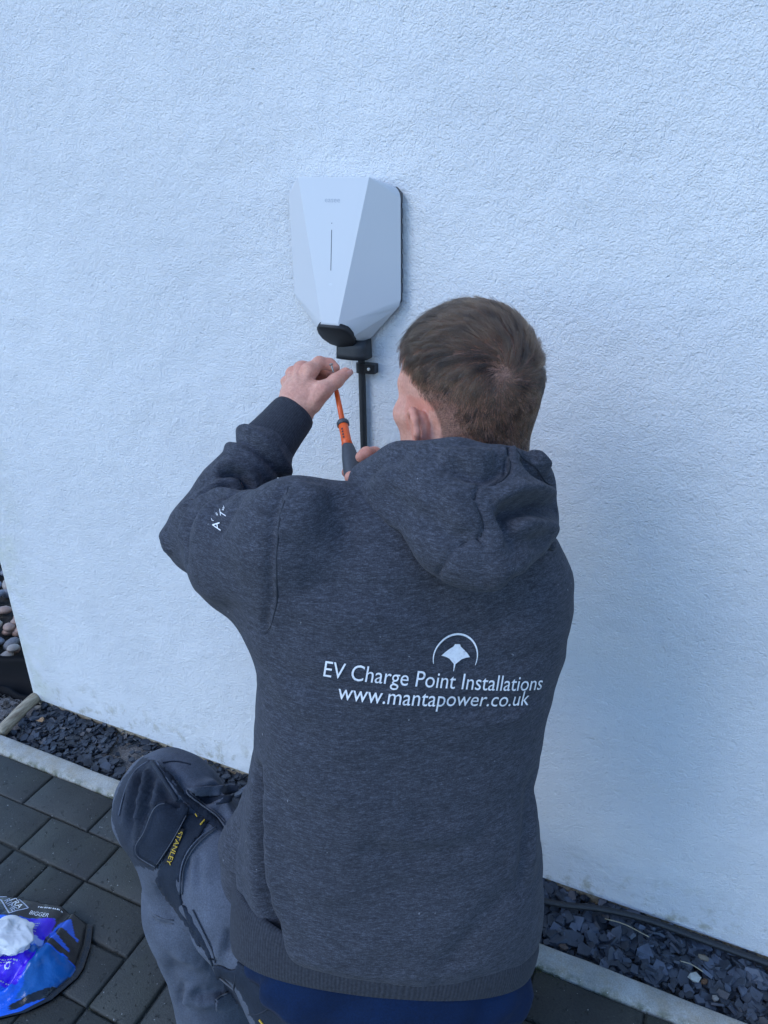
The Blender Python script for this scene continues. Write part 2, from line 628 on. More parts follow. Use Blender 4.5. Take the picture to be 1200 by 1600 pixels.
# ------------------------------------------------------------------ charger on the wall
M['white_shell'] = plain('white_shell_plastic', (0.54, 0.55, 0.565), 0.32, 0.015, 6)
M['dark_back'] = plain('dark_grey_backplate', (0.035, 0.036, 0.042), 0.5, 0.15, 60)
M['cap_black'] = plain('matt_black_rubber', (0.010, 0.009, 0.010), 0.6, 0.25, 40, 0.05)
M['strip'] = plain('smoked_strip', (0.05, 0.055, 0.065), 0.25, 0.05)
M['emboss'] = plain('embossed_grey', (0.34, 0.37, 0.42), 0.35, 0.05)
M['steel'] = plain('bright_steel', (0.62, 0.60, 0.56), 0.3, 0.1, 200, Metallic=1.0)

CX = -0.609
charger = thing('ev_charger', 'white faceted electric car charger mounted on the rendered wall', 'car charger', (CX, 0, 1.1))
RIM = -0.0150
HW = 0.0990
rim = []
ztop, zside, zbot = 1.350, 1.166, 1.104
for k in range(6):                                       # rounded top right corner
    a = math.pi / 2 - (math.pi / 2) * k / 5
    rim.append((HW - 0.020 + 0.020 * math.cos(a), RIM, ztop - 0.020 + 0.020 * math.sin(a)))
rim += [(HW, RIM, zside + 0.014), (HW - 0.003, RIM, zside + 0.003), (HW - 0.009, RIM, zside - 0.004), (0.036, RIM, zbot)]
left = [(-x, y, z) for x, y, z in rim[::-1]]
FTR, FBR = (0.0615, -0.0460, 1.3610), (0.0155, -0.0750, 1.1460)
FTL, FBL = (-0.0615, -0.0460, 1.3610), (-0.0155, -0.0750, 1.1460)
LIPR, LIPL = (0.0180, -0.0752, 1.1410), (-0.0180, -0.0752, 1.1410)
CR, CL = (0.030, -0.052, 1.1215), (-0.030, -0.052, 1.1215)
BR_, BL_ = (0.026, RIM, 1.100), (-0.026, RIM, 1.100)
bm = bmesh.new()
def bv(p):
    return bm.verts.new((p[0] + CX, p[1], p[2]))
r_v = [bv(p) for p in rim]
l_v = [bv(p) for p in left]
ftr, fbr, ftl, fbl, lipr, lipl, cr, cl, br_, bl_ = [bv(p) for p in (FTR, FBR, FTL, FBL, LIPR, LIPL, CR, CL, BR_, BL_)]
bm.faces.new((ftl, ftr, fbr, fbl))
bm.faces.new((fbl, fbr, lipr, lipl))
top_r = r_v[0]
def fan(center_pairs):
    for f in center_pairs:
        bm.faces.new(f)
fan([(ftr, r_v[k], r_v[k + 1]) for k in range(0, 5)])
fan([(ftr, r_v[5], r_v[6], fbr), (fbr, r_v[6], r_v[7]), (fbr, r_v[7], r_v[8]), (fbr, r_v[8], cr, lipr), (cr, r_v[8], r_v[9]), (cr, r_v[9], br_)])
fan([(ftl, l_v[k], l_v[k - 1]) for k in range(9, 4, -1)])
fan([(ftl, l_v[4], l_v[3], fbl)[::-1], (fbl, l_v[3], l_v[2]), (fbl, l_v[2], l_v[1]), (fbl, l_v[1], cl, lipl), (cl, l_v[1], l_v[0]), (cl, l_v[0], bl_)])
bm.faces.new((ftl, ftr, r_v[0], l_v[-1]))
bmesh.ops.recalc_face_normals(bm, faces=bm.faces[:])
# give the shell a folded-back rim
bw = bm.edges.layers.float.new('bevel_weight_edge')
for e in bm.edges:
    if len(e.link_faces) == 2 and e.calc_face_angle(0) > 0.12:
        pair = {e.verts[0], e.verts[1]}
        soft = (fbr in pair and (r_v[6] in pair or r_v[7] in pair or r_v[8] in pair)) or (fbl in pair and (l_v[3] in pair or l_v[2] in pair or l_v[1] in pair))
        e[bw] = 0.0 if soft else 0.10
        if fbr in pair and fbl in pair:
            e[bw] = 0.4
        e.smooth = bool(soft) or (cr in pair) or (cl in pair)
    elif len(e.link_faces) == 2:
        e.smooth = True
for f in bm.faces:
    f.smooth = True
shell = from_bm('front_cover', bm, M['white_shell'], charger)
sm = shell.modifiers.new('rim', 'SOLIDIFY')
sm.thickness = 0.003
sm.offset = -1
bv_ = shell.modifiers.new('soft_edges', 'BEVEL')
bv_.limit_method = 'WEIGHT'
bv_.width = 0.006
bv_.segments = 4
bv_.harden_normals = True
wn_ = shell.modifiers.new('facet_normals', 'WEIGHTED_NORMAL')
wn_.mode = 'FACE_AREA'
wn_.weight = 100

# back plate with its side ribs
bm = bmesh.new()
out = [(HW - 0.0035, 1.338), (HW - 0.0035, zside + 0.008), (0.034, zbot + 0.004), (-0.034, zbot + 0.004), (-HW + 0.0035, zside + 0.008), (-HW + 0.0035, 1.338), (-HW + 0.012, 1.346), (HW - 0.012, 1.346)]
fr = [bm.verts.new((CX + x, -0.0155, z)) for x, z in out]
bk = [bm.verts.new((CX + x, -0.001, z)) for x, z in out]
bm.faces.new(fr)
bm.faces.new(bk[::-1])
for i in range(len(out)):
    j = (i + 1) % len(out)
    bm.faces.new((fr[i], bk[i], bk[j], fr[j]))
from_bm('back_plate', bm, M['dark_back'], charger)
rib_m = plain('rib_grey', (0.07, 0.072, 0.08), 0.5)
for s in (1, -1):
    for k in range(7):
        bm = bmesh.new()
        z = 1.188 + k * 0.0225
        xx = CX + s * (HW - 0.0034)
        box_bm(bm, min(xx, xx + s * 0.0018), max(xx, xx + s * 0.0018), -0.0145, -0.003, z, z + 0.015)
        from_bm('side_rib', bm, rib_m, charger)

def on_front(u, z, off):
    """a point on the front facet, u metres from its centre line, off metres proud of it"""
    k = (z - 1.1460) / (1.3610 - 1.1460)
    y = -0.0750 + 0.0290 * k
    return (CX + u, y - off, z - off * 0.13)
V = [on_front(-0.0005, 1.2860, 0.0003), on_front(0.0005, 1.2860, 0.0003), on_front(0.0005, 1.2260, 0.0003), on_front(-0.0005, 1.2260, 0.0003),
     on_front(-0.0005, 1.2860, -0.001), on_front(0.0005, 1.2860, -0.001), on_front(0.0005, 1.2260, -0.001), on_front(-0.0005, 1.2260, -0.001)]
mesh_from('status_light_strip', V, [(0, 3, 2, 1), (0, 1, 5, 4), (1, 2, 6, 5), (2, 3, 7, 6), (3, 0, 4, 7)], M['strip'], charger)
V, Fc = [], []
for k in range(8):
    a = 2 * math.pi * k / 8
    V.append(on_front(0.0008 * math.cos(a), 1.2955 + 0.0008 * math.sin(a), 0.0003))
mesh_from('sensor_dot', V, [tuple(range(8))], M['strip'], charger)

def text_mesh(body, size, spacing=1.0, shear=0.0, sx=1.0):
    """flat letters as verts (2D) and faces, left bottom at 0,0"""
    cu = bpy.data.curves.new('lettering', 'FONT')
    cu.body = body
    cu.size = size
    cu.space_character = spacing
    cu.shear = shear
    cu.resolution_u = 4
    ob = bpy.data.objects.new('lettering', cu)
    col.objects.link(ob)
    dg = bpy.context.evaluated_depsgraph_get()
    me = bpy.data.meshes.new_from_object(ob.evaluated_get(dg))
    V = [(v.co.x * sx, v.co.y) for v in me.vertices]
    Fc = [tuple(p.vertices) for p in me.polygons]
    bpy.data.objects.remove(ob)
    bpy.data.curves.remove(cu)
    bpy.data.meshes.remove(me)
    return V, Fc

tv, tf = text_mesh('easee', 0.0125, 1.0)
w = max(v[0] for v in tv)
k = 0.027 / w
mesh_from('logo_lettering', [on_front(v[0] * k - 0.0135, 1.3255 + v[1] * 0.85, 0.00025) for v in tv], tf, M['emboss'], charger)
V, Fc = [], []                                            # faint contactless mark low on the facet
for q in range(3):
    ra = 0.0016 + q * 0.0013
    b = len(V)
    for i in range(9):
        a = -0.8 + 1.6 * i / 8
        for rr in (ra, ra + 0.0006):
            V.append(on_front(rr * math.sin(a), 1.204 + rr * math.cos(a) - 0.002, 0.00025))
    for i in range(8):
        Fc.append((b + 2 * i, b + 2 * i + 1, b + 2 * i + 3, b + 2 * i + 2))
mesh_from('contactless_mark', V, Fc, plain('faint_mark', (0.66, 0.68, 0.71), 0.35), charger)

# black cap over the socket, tilted down and forward
capo = [(-0.0185, -0.0755, 1.1415), (0.0185, -0.0755, 1.1415), (0.0275, -0.067, 1.1355), (0.0315, -0.056, 1.1255), (0.0305, -0.045, 1.1150), (0.022, -0.036, 1.1050),
        (0.007, -0.032, 1.1000), (-0.007, -0.032, 1.1000), (-0.022, -0.036, 1.1050), (-0.0305, -0.045, 1.1150), (-0.0315, -0.056, 1.1255), (-0.0275, -0.067, 1.1355)]
capn = Vector((0, -0.66, -0.75))
bm = bmesh.new()
cc = Vector((CX, -0.055, 1.122))
rings = []
for sc_, of in ((1.0, -0.006), (1.03, 0.001), (1.0, 0.0035), (0.88, 0.0045), (0.45, 0.006)):
    rings.append([bm.verts.new(cc + (Vector((p[0] + CX, p[1], p[2])) - cc) * sc_ + capn * of) for p in capo])
for a, b in zip(rings[:-1], rings[1:]):
    for i in range(12):
        j = (i + 1) % 12
        bm.faces.new((a[i], a[j], b[j], b[i]))
bm.faces.new(rings[-1])
bm.faces.new(rings[0][::-1])
from_bm('socket_cap', bm, M['cap_black'], charger, smooth=True)

# black rubber skirt below the socket, curling back at its right end
sk = [(-0.0105, -0.038), (0.006, -0.041), (0.024, -0.0415), (0.036, -0.039), (0.0425, -0.034), (0.0445, -0.026), (0.0445, -0.012)]
sk = [p for p in smooth_path([(a, b, 0) for a, b in sk], 4)]
bm = bmesh.new()
cols_ = []
for i, p in enumerate(sk):
    t = i / (len(sk) - 1)
    zb = 1.0785 + 0.001 * t
    zt = 1.112
    fl = 0.006 * (1 - t)
    cols_.append([bm.verts.new((CX + p[0] + (zb - z) * 0.03, p[1] + (z - zb) / (zt - zb) * fl, z)) for z in (zb, zb + 0.008, zb + 0.018, zt)])
for a, b in zip(cols_[:-1], cols_[1:]):
    for i in range(3):
        bm.faces.new((a[i], b[i], b[i + 1], a[i + 1]))
skirt = from_bm('cable_skirt', bm, M['black_rubber'], charger, smooth=True)
sm = skirt.modifiers.new('thickness', 'SOLIDIFY')
sm.thickness = 0.0022

# ------------------------------------------------------------------ supply cable and its clip
cable_pts = [(-0.586, -0.018, 1.112), (-0.586, -0.0105, 1.07), (-0.5858, -0.0095, 0.95), (-0.5852, -0.0095, 0.75), (-0.585, -0.0095, 0.45), (-0.584, -0.010, 0.18),
             (-0.575, -0.018, 0.06), (-0.53, -0.040, 0.008), (-0.42, -0.058, -0.002), (-0.29, -0.062, -0.001), (-0.163, -0.0545, 0.002), (-0.07, -0.030, 0.004),
             (0.02, -0.0155, 0.003), (0.13, -0.014, 0.0), (0.30, -0.013, -0.002), (0.8, -0.015, -0.003)]
cp = smooth_path(cable_pts, 8)
cable = tube('power_cable', cp, 0.0062, M['black_rubber'], None, 12)
tag(cable, 'black supply cable running down the wall below the charger and along its foot', 'cable')

clip = thing('cable_clip', 'small black screwed clip holding the cable under the charger', 'cable clip', (-0.578, 0, 1.06))
bm = bmesh.new()
prof_c = []
for k in range(9):
    a = math.pi + math.pi * k / 8 * 1.0
    prof_c.append((-0.5855 + 0.0100 * math.cos(a), -0.0105 + 0.0095 * math.sin(a)))
prof_c = [(-0.5955, -0.0005)] + prof_c[:6] + [(-0.5775, -0.0175), (-0.5600, -0.0165), (-0.5590, -0.0150), (-0.5590, -0.0005)]
lo = [bm.verts.new((x, y, 1.0515)) for x, y in prof_c]
hi = [bm.verts.new((x, y, 1.0675)) for x, y in prof_c]
for i in range(len(prof_c)):
    j = (i + 1) % len(prof_c)
    bm.faces.new((lo[i], lo[j], hi[j], hi[i]))
bm.faces.new(hi)
bm.faces.new(lo[::-1])
from_bm('clip_body', bm, M['black_plastic'], clip)
V, Fc = [], []
n = 14
for rr, y in ((0.0030, -0.0168), (0.0030, -0.0182), (0.0024, -0.0187), (0.0010, -0.0188), (0.0006, -0.0178)):
    for k in range(n):
        a = 2 * math.pi * k / n
        V.append((-0.5690 + rr * math.cos(a), y, 1.0598 + rr * math.sin(a)))
for i in range(4):
    for k in range(n):
        Fc.append((i * n + k, i * n + (k + 1) % n, (i + 1) * n + (k + 1) % n, (i + 1) * n + k))
Fc.append(tuple(4 * n + k for k in range(n)))
mesh_from('screw_head', V, Fc, M['steel'], clip, smooth=True)

# ------------------------------------------------------------------ left of the wall corner: pebbles, liner, soil, timber
pebbles = mesh_from('pebble_bed', [(-3.2, 0.085, -0.03), (-1.66, 0.085, -0.03), (-1.66, 1.3, -0.03), (-3.2, 1.3, -0.03)], [(0, 1, 2, 3)], M['soil'], kind='structure')
def make_pebble_material():
    t = NT('river_pebble')
    oi = t.n('ShaderNodeObjectInfo')
    c = t.ramp(oi.outputs['Random'], [(0.0, (0.16, 0.15, 0.15)), (0.22, (0.30, 0.25, 0.21)), (0.42, (0.21, 0.21, 0.23)), (0.62, (0.36, 0.31, 0.25)), (0.8, (0.32, 0.20, 0.15)), (1.0, (0.40, 0.38, 0.36))], 'CONSTANT')
    c = t.mix(1.0, c, t.ramp(t.noise(14, 4, 0.6), [(0.3, (0.8, 0.8, 0.8)), (0.7, (1.15, 1.15, 1.15))]), 'MULTIPLY')
    return t.set(c, 0.55, t.bump(t.noise(90, 3), 0.15, 0.001))
M['pebble'] = make_pebble_material()
peb_mesh = []
for s in range(6):
    bm = bmesh.new()
    bmesh.ops.create_icosphere(bm, subdivisions=2, radius=0.5)
    for v in bm.verts:
        v.co *= 1 + 0.13 * noise.noise(v.co * 2.2 + Vector((s * 5, 0, 0)))
    me = bpy.data.meshes.new('pebble')
    bm.to_mesh(me)
    bm.free()
    me.materials.append(M['pebble'])
    me.polygons.foreach_set('use_smooth', np.ones(len(me.polygons), dtype=bool))
    peb_mesh.append(me)
r = random.Random(5)
spots = []
tries = 0
while len(spots) < 150 and tries < 6000:
    tries += 1
    x, y = r.uniform(-2.75, -1.69), r.uniform(0.10, 0.80)
    q = in_view((x, y, 0))
    if not q or not (-60 < q[1] < 90):
        continue
    d = r.uniform(0.030, 0.050)
    lay = r.choice((0, 0, 1))
    if any(abs(x - a) < (d + c_) * 0.42 and abs(y - b) < (d + c_) * 0.36 and lay == l_ for a, b, c_, l_ in spots):
        continue
    spots.append((x, y, d, lay))
    o = bpy.data.objects.new('pebble', r.choice(peb_mesh))
    o.location = (x, y, -0.020 + d * 0.25 + lay * 0.018)
    o.rotation_euler = (r.uniform(-.3, .3), r.uniform(-.3, .3), r.uniform(0, 6.28))
    o.scale = (d * r.uniform(1.1, 1.5), d, d * r.uniform(0.6, 0.8))
    place(o, pebbles)

# black liner, its cut edge standing up in two folds
M['liner'] = plain('black_liner_film', (0.003, 0.003, 0.004), 0.6, 0.2, 30)
M['liner'].node_tree.nodes['Principled BSDF'].inputs['Specular IOR Level'].default_value = 0.08
bm = bmesh.new()
rows = []
for i in range(26):
    x = -2.3 + 0.66 * i / 25
    w1 = 0.012 * math.sin(x * 17) + 0.008 * math.sin(x * 41)
    row = []
    for y, z in ((0.128, -0.02), (0.105, 0.012), (0.096, 0.026), (0.088, 0.008), (0.070, -0.030), (0.045, -0.050), (0.015, -0.052), (-0.005, -0.035), (-0.014, -0.012), (-0.020, -0.014), (-0.030, -0.045)):
        if z > -0.03 and y < 0.05:
            yy, zz = y + w1 * 1.3 + (x + 1.72) * -0.12 * 0, z
        else:
            yy, zz = y + w1 * 0.5, z + 0.4 * w1
        row.append(bm.verts.new((x, yy + (x + 1.9) * 0.10 * (1 if y < 0.03 else 0.2), zz)))
    rows.append(row)
for a, b in zip(rows[:-1], rows[1:]):
    for k in range(len(a) - 1):
        bm.faces.new((a[k], b[k], b[k + 1], a[k + 1]))
liner = from_bm('plastic_liner', bm, M['liner'], None, smooth=True)
sm = liner.modifiers.new('thickness', 'SOLIDIFY')
sm.thickness = 0.0012
tag(liner, 'crumpled black plastic sheet lying between pebbles and soil at the wall corner', 'plastic sheet')

# soil strip with crumbs
V, Fc = [], []
for j in range(31):
    for i in range(61):
        x = -2.6 + 0.97 * i / 60
        y = -0.15 + 0.16 * j / 30
        V.append((x, y, -0.030 + 0.012 * noise.noise(Vector((x * 26, y * 26, 2))) + 0.006 * noise.noise(Vector((x * 80, y * 80, 5)))))
for j in range(30):
    for i in range(60):
        a = j * 61 + i
        Fc.append((a, a + 1, a + 62, a + 61))
mesh_from('soil', V, Fc, M['bed'], kind='structure')
r = random.Random(3)
V, Fc = [], []
for k in range(420):
    x, y = r.uniform(-2.0, -1.645), r.uniform(-0.148, 0.0)
    b = len(V)
    pv, pf = CHIP[r.randrange(40)]
    mt = Matrix.LocRotScale(Vector((x, y, -0.024)), Euler((r.uniform(-1, 1), r.uniform(-1, 1), r.uniform(0, 6))), Vector((r.uniform(0.006, 0.018),) * 3))
    V += [mt @ Vector(p) for p in pv]
    Fc += [tuple(b + i for i in f) for f in pf]
mesh_from('soil_crumbs', V, Fc, plain('soil_crumb', (0.05, 0.044, 0.038), 0.9, 0.5, 20), kind='stuff')

tim = [(-1.648, 0.000, 0.004), (-1.640, -0.05, 0.006), (-1.630, -0.10, 0.005), (-1.620, -0.1485, 0.004)]
tv_, tf_ = tube_data(smooth_path(tim, 6), 0.0165, 10)
tv_ = [Vector((v.x, v.y, v.z * 1.0 + (0.0015 * noise.noise(v * 60)))) for v in tv_]
o = mesh_from('timber_edging', tv_, tf_, M['timber'], None, smooth=True)
tag(o, 'short round weathered timber rail between soil and slate at wall corner', 'timber')

# ------------------------------------------------------------------ odd stones, straws and leaves on the slate
def odd_stone(loc, size, color, rot):
    bm = bmesh.new()
    bmesh.ops.create_icosphere(bm, subdivisions=1, radius=0.5)
    for v in bm.verts:
        v.co *= 1 + 0.35 * noise.noise(v.co * 2.6 + Vector(loc) * 90)
    me = bpy.data.meshes.new('pebble')
    bm.to_mesh(me)
    bm.free()
    me.materials.append(plain('odd_stone', color, 0.7, 0.25, 80, 0.2))
    me.polygons.foreach_set('use_smooth', np.zeros(len(me.polygons), dtype=bool))
    o = bpy.data.objects.new('pebble', me)
    o.location = loc
    o.rotation_euler = rot
    o.scale = size
    place(o, bed)
odd_stone((0.118, -0.096, -0.004), (0.024, 0.020, 0.014), (0.36, 0.37, 0.33), (0.3, 0.2, 0.4))
odd_stone((0.136, -0.094, -0.008), (0.020, 0.013, 0.010), (0.11, 0.055, 0.025), (0.1, 0.2, 0.9))
odd_stone((0.130, -0.047, -0.006), (0.026, 0.014, 0.012), (0.17, 0.14, 0.10), (0.1, 0.1, 0.2))
odd_stone((0.156, -0.121, -0.006), (0.014, 0.012, 0.010), (0.22, 0.21, 0.19), (0.1, 0.1, 0.2))
odd_stone((-1.570, -0.055, -0.006), (0.020, 0.014, 0.010), (0.36, 0.23, 0.13), (0.1, 0.1, 2.2))
odd_stone((-0.118, -0.134, -0.006), (0.022, 0.014, 0.010), (0.09, 0.06, 0.045), (0.1, 0.3, 0.2))
odd_stone((-1.622, -0.022, -0.006), (0.024, 0.016, 0.012), (0.30, 0.23, 0.18), (0.1, 0.3, 1.2))
def add_cell(name, pts, rad, colr, label, cat):
    o = tube(name, smooth_path(pts, 5), rad, plain(name + '_tan', colr, 0.7, 0.2, 90), None, 6)
    tag(o, label, cat)
add_cell('dry_straw', [(-0.056, -0.047, 0.003), (-0.018, -0.046, 0.006), (0.030, -0.052, 0.003)], 0.0011, (0.30, 0.25, 0.16), 'long dry straw stalk on slate beside the black cable', 'straw')
add_cell('dry_straw', [(0.090, -0.078, 0.002), (0.110, -0.079, 0.005), (0.131, -0.083, 0.002)], 0.0010, (0.33, 0.29, 0.20), 'short dry straw stalk on slate above the white stone', 'straw')
add_cell('dry_twig', [(-1.215, -0.060, 0.002), (-1.19, -0.075, 0.006), (-1.165, -0.078, 0.002)], 0.0010, (0.28, 0.22, 0.15), 'thin curved twig on slate near the kneeling knee', 'twig')
bm = bmesh.new()
for (x, y, z, s, a) in ((-1.565, -0.066, 0.002, 0.011, 0.4),):
    vs = []
    for k in range(8):
        t = 2 * math.pi * k / 8
        vs.append(bm.verts.new((x + s * math.cos(t) * math.cos(a) - 0.5 * s * math.sin(t) * math.sin(a), y + s * math.cos(t) * math.sin(a) + 0.5 * s * math.sin(t) * math.cos(a), z + 0.003 * math.sin(2 * t))))
    bm.faces.new(vs)
o = from_bm('dead_leaf', bm, plain('dead_leaf_brown', (0.30, 0.17, 0.08), 0.7, 0.3, 90))
sm = o.modifiers.new('t', 'SOLIDIFY')
sm.thickness = 0.0008
tag(o, 'small brown dead leaf lying on slate near the timber rail', 'leaf')
r = random.Random(9)                                      # moss tufts in joints and on the kerb edge
V, Fc = [], []
def tuft(x, y, z, n, sp):
    for k in range(n):
        px_, py_ = x + r.gauss(0, sp), y + r.gauss(0, sp * 0.45)
        a = r.uniform(0, 6.28)
        h = r.uniform(0.0015, 0.004)
        b = len(V)
        V.extend([(px_ - 0.0012 * math.cos(a), py_ - 0.0012 * math.sin(a), z), (px_ + 0.0012 * math.cos(a), py_ + 0.0012 * math.sin(a), z), (px_ + r.gauss(0, .0012), py_ + r.gauss(0, .0012), z + h)])
        Fc.append((b, b + 1, b + 2))
tuft(-1.168, -0.160, 0.005, 90, 0.006)
tuft(-1.19, -0.199, -0.001, 60, 0.010)
tuft(-1.150, -0.240, -0.006, 40, 0.004)
tuft(-0.165, -0.2015, -0.002, 160, 0.012)
tuft(-0.12, -0.2015, -0.002, 70, 0.02)
tuft(-0.845, -0.606, -0.006, 120, 0.016)
tuft(-1.0, -0.700, -0.006, 60, 0.010)
mesh_from('moss', V, Fc, plain('moss_green', (0.085, 0.10, 0.025), 0.9, 0.4, 60), kind='stuff')

# ------------------------------------------------------------------ blue wipes packet
pk = thing('wipes_packet', 'blue and black plastic wipes packet lying on the paving', 'packet', (-1.10, -0.58, 0))
PU = Vector((-0.9705, -0.2412, 0))                        # along the packet, away from its sealed end
PV = Vector((0.2412, -0.9705, 0))                         # across it, towards the camera
P0 = Vector((-0.980, -0.480, 0.004))
PL, PW = 0.335, 0.205
EDGE_V = [0.0, 0.045, 0.086, 0.105, 0.150, 0.180, 0.205]
EDGE_U = [0.0, -0.020, -0.029, -0.0275, -0.004, 0.030, 0.085]
def pk_height(u, v):
    e = max(0.0, min(1.0, (u - 0.012) / 0.055)) ** 0.6 * max(0.0, min(1.0, (PL - 0.02 - u) / 0.05)) ** 0.7
    x_ = min(1, max(0, v / PW))
    c = min(1.0, (x_ / 0.035)) ** 0.4 * (1 - x_ ** 2.6) ** 0.5
    h = (0.029 + 0.025 * math.sin(math.pi * min(1, x_ * 1.15))) * e * c
    flat = min(1.0, max(0.15, (v - 0.045) / 0.03))
    wr = noise.noise(Vector((u * 24, v * 17, 1))) * 0.006 - (abs(noise.noise(Vector((u * 34 + v * 26, v * 30, 7)))) * 0.011 + abs(noise.noise(Vector((u * 70 - v * 50, v * 60 + u * 20, 3)))) * 0.004) * flat
    fold = -0.010 * math.exp(-((u - 0.062 - 0.25 * (v - .05)) / 0.010) ** 2) + 0.007 * math.exp(-((u - 0.040 - 0.15 * v) / 0.009) ** 2)
    return max(0.0, h + (wr + fold) * e * min(1, c * 1.4)) + 0.001 + 0.0015 * math.sin(u * 90) * (1 - e) * 0.3
def pk_shift(u, v):
    return float(np.interp(v, EDGE_V, EDGE_U)) * (1 - u / PL) ** 2
def pk_back(u, v):
    return -0.014 * max(0, min(1, (u - 0.01) / 0.06)) * (1 - v / PW)
def pk_point(u, v, off=0.0):
    """u from the seal, v across; the outline bulges at the seal and rounds off at the near corner"""
    return P0 + PU * (u + pk_shift(u, v)) + PV * (v + pk_back(u, v)) + Vector((0, 0, pk_height(u, v) + off))
def pk_uv(p):
    d = Vector(p) - P0
    w, v = d.dot(PU), d.dot(PV)
    u, v0 = w, v
    for _ in range(12):
        u = w - pk_shift(max(0, min(PL, u)), v)
        v = v0 - pk_back(max(0, min(PL, u)), v)
    return np.array((u, v))
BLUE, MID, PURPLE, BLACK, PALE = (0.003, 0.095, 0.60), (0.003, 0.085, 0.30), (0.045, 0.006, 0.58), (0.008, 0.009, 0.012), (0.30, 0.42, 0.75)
def area_(pts, colr):
    return np.array([pk_uv(q) for q in pts]), colr
PRINT_AND_SHADE = [
    area_([(-1.0500, -0.5944, 0.0420), (-1.0088, -0.5731, 0.0420), (-0.9605, -0.5650, 0.0360), (-0.9353, -0.5622, 0.0200), (-0.9324, -0.5810, 0.0140), (-0.9385, -0.6002, 0.0200), (-0.9614, -0.6236, 0.0200), (-0.9838, -0.6494, 0.0220), (-0.9947, -0.6571, 0.0260), (-1.0117, -0.6023, 0.0420), (-1.0139, -0.5852, 0.0420)], MID),
    area_([(-1.1484, -0.6638, 0.0420), (-1.0672, -0.6190, 0.0420), (-1.0449, -0.6020, 0.0420), (-1.0116, -0.5828, 0.0420), (-1.0050, -0.6443, 0.0340), (-1.0335, -0.6505, 0.0340), (-1.1331, -0.6781, 0.0340)], PURPLE),
    area_([(-1.3423, -0.5702, 0.0440), (-1.1723, -0.5269, 0.0440), (-1.1355, -0.5136, 0.0440), (-1.1053, -0.5128, 0.0420), (-1.0841, -0.5125, 0.0380), (-1.0350, -0.4990, 0.0240), (-1.0282, -0.5165, 0.0340), (-1.0365, -0.5298, 0.0400), (-1.1048, -0.5533, 0.0460), (-1.2799, -0.6165, 0.0460)], BLACK),
    area_([(-1.0934, -0.5558, 0.0460), (-1.0257, -0.5201, 0.0360), (-1.0180, -0.5227, 0.0360), (-1.0125, -0.5633, 0.0420), (-1.0274, -0.5658, 0.0440), (-1.0465, -0.5744, 0.0440), (-1.0739, -0.5677, 0.0440)], PURPLE),
    area_([(-1.0487, -0.5896, 0.0420), (-1.0439, -0.5788, 0.0420), (-1.0334, -0.5670, 0.0420), (-1.0136, -0.5623, 0.0420), (-1.0098, -0.5721, 0.0420), (-1.0466, -0.5915, 0.0420)], PALE),
    area_([(-1.0383, -0.5053, 0.0260), (-1.0270, -0.4903, 0.0160), (-0.9817, -0.4708, 0.0020), (-0.9668, -0.4948, 0.0040), (-0.9361, -0.5624, 0.0160), (-0.9448, -0.5630, 0.0300), (-0.9624, -0.5631, 0.0360), (-1.0087, -0.5716, 0.0420), (-1.0125, -0.5633, 0.0420), (-1.0131, -0.5475, 0.0400)], BLACK),
    area_([(-1.0212, -0.5177, 0.0300), (-1.0089, -0.5025, 0.0200), (-0.9799, -0.5238, 0.0180), (-0.9723, -0.5230, 0.0120), (-0.9702, -0.5280, 0.0140), (-0.9944, -0.5277, 0.0240), (-1.0088, -0.5316, 0.0300), (-1.0096, -0.5396, 0.0340), (-0.9990, -0.5451, 0.0340), (-0.9662, -0.5501, 0.0280), (-0.9661, -0.5545, 0.0300), (-1.0001, -0.5574, 0.0380), (-1.0103, -0.5550, 0.0400), (-1.0164, -0.5400, 0.0380)], BLUE),
    area_([(-0.9385, -0.5577, 0.0120), (-0.9308, -0.5798, 0.0060), (-0.9370, -0.6025, 0.0040), (-0.9546, -0.6312, 0.0040), (-0.9924, -0.6735, 0.0040), (-0.9976, -0.6687, 0.0100), (-0.9709, -0.6327, 0.0140), (-0.9475, -0.6052, 0.0140), (-0.9424, -0.5816, 0.0160)], BLACK),  # shade on the packet's underside, painted into the film colour as black
]
NU, NV = 170, 110
UVG = np.array([(PL * i / NU, PW * j / NV) for j in range(NV + 1) for i in range(NU + 1)])
C_ = np.tile(np.array((*BLUE, 1.0)), (len(UVG), 1))
def in_poly(P2, poly):
    x, y = P2[:, 0], P2[:, 1]
    c = np.zeros(len(P2), bool)
    for i in range(len(poly)):
        x1, y1 = poly[i]
        x2, y2 = poly[(i + 1) % len(poly)]
        c ^= ((y1 > y) != (y2 > y)) & (x < (x2 - x1) * (y - y1) / (y2 - y1 + 1e-12) + x1)
    return c
for poly, colr in PRINT_AND_SHADE:
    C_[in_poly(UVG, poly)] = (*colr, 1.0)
C_[UVG[:, 0] < 0.011] = (*BLACK, 1.0)
C_[(UVG[:, 1] < 0.022) & (UVG[:, 0] > 0.03)] = (*BLACK, 1.0)
V = [pk_point(u, v) for u, v in UVG]
Fc = []
for j in range(NV):
    for i in range(NU):
        a = j * (NU + 1) + i
        Fc.append((a, a + NU + 1, a + NU + 2, a + 1))
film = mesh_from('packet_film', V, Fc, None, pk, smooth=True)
ca = film.data.color_attributes.new('print', 'FLOAT_COLOR', 'POINT')  # holds the printed colours plus the painted underside shade
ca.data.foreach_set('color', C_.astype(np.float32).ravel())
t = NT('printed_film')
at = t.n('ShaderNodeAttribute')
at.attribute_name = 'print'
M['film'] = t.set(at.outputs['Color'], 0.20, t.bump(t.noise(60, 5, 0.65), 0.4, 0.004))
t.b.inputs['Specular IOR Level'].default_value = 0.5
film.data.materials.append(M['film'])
sm = film.modifiers.new('t', 'SOLIDIFY')
sm.thickness = 0.0006
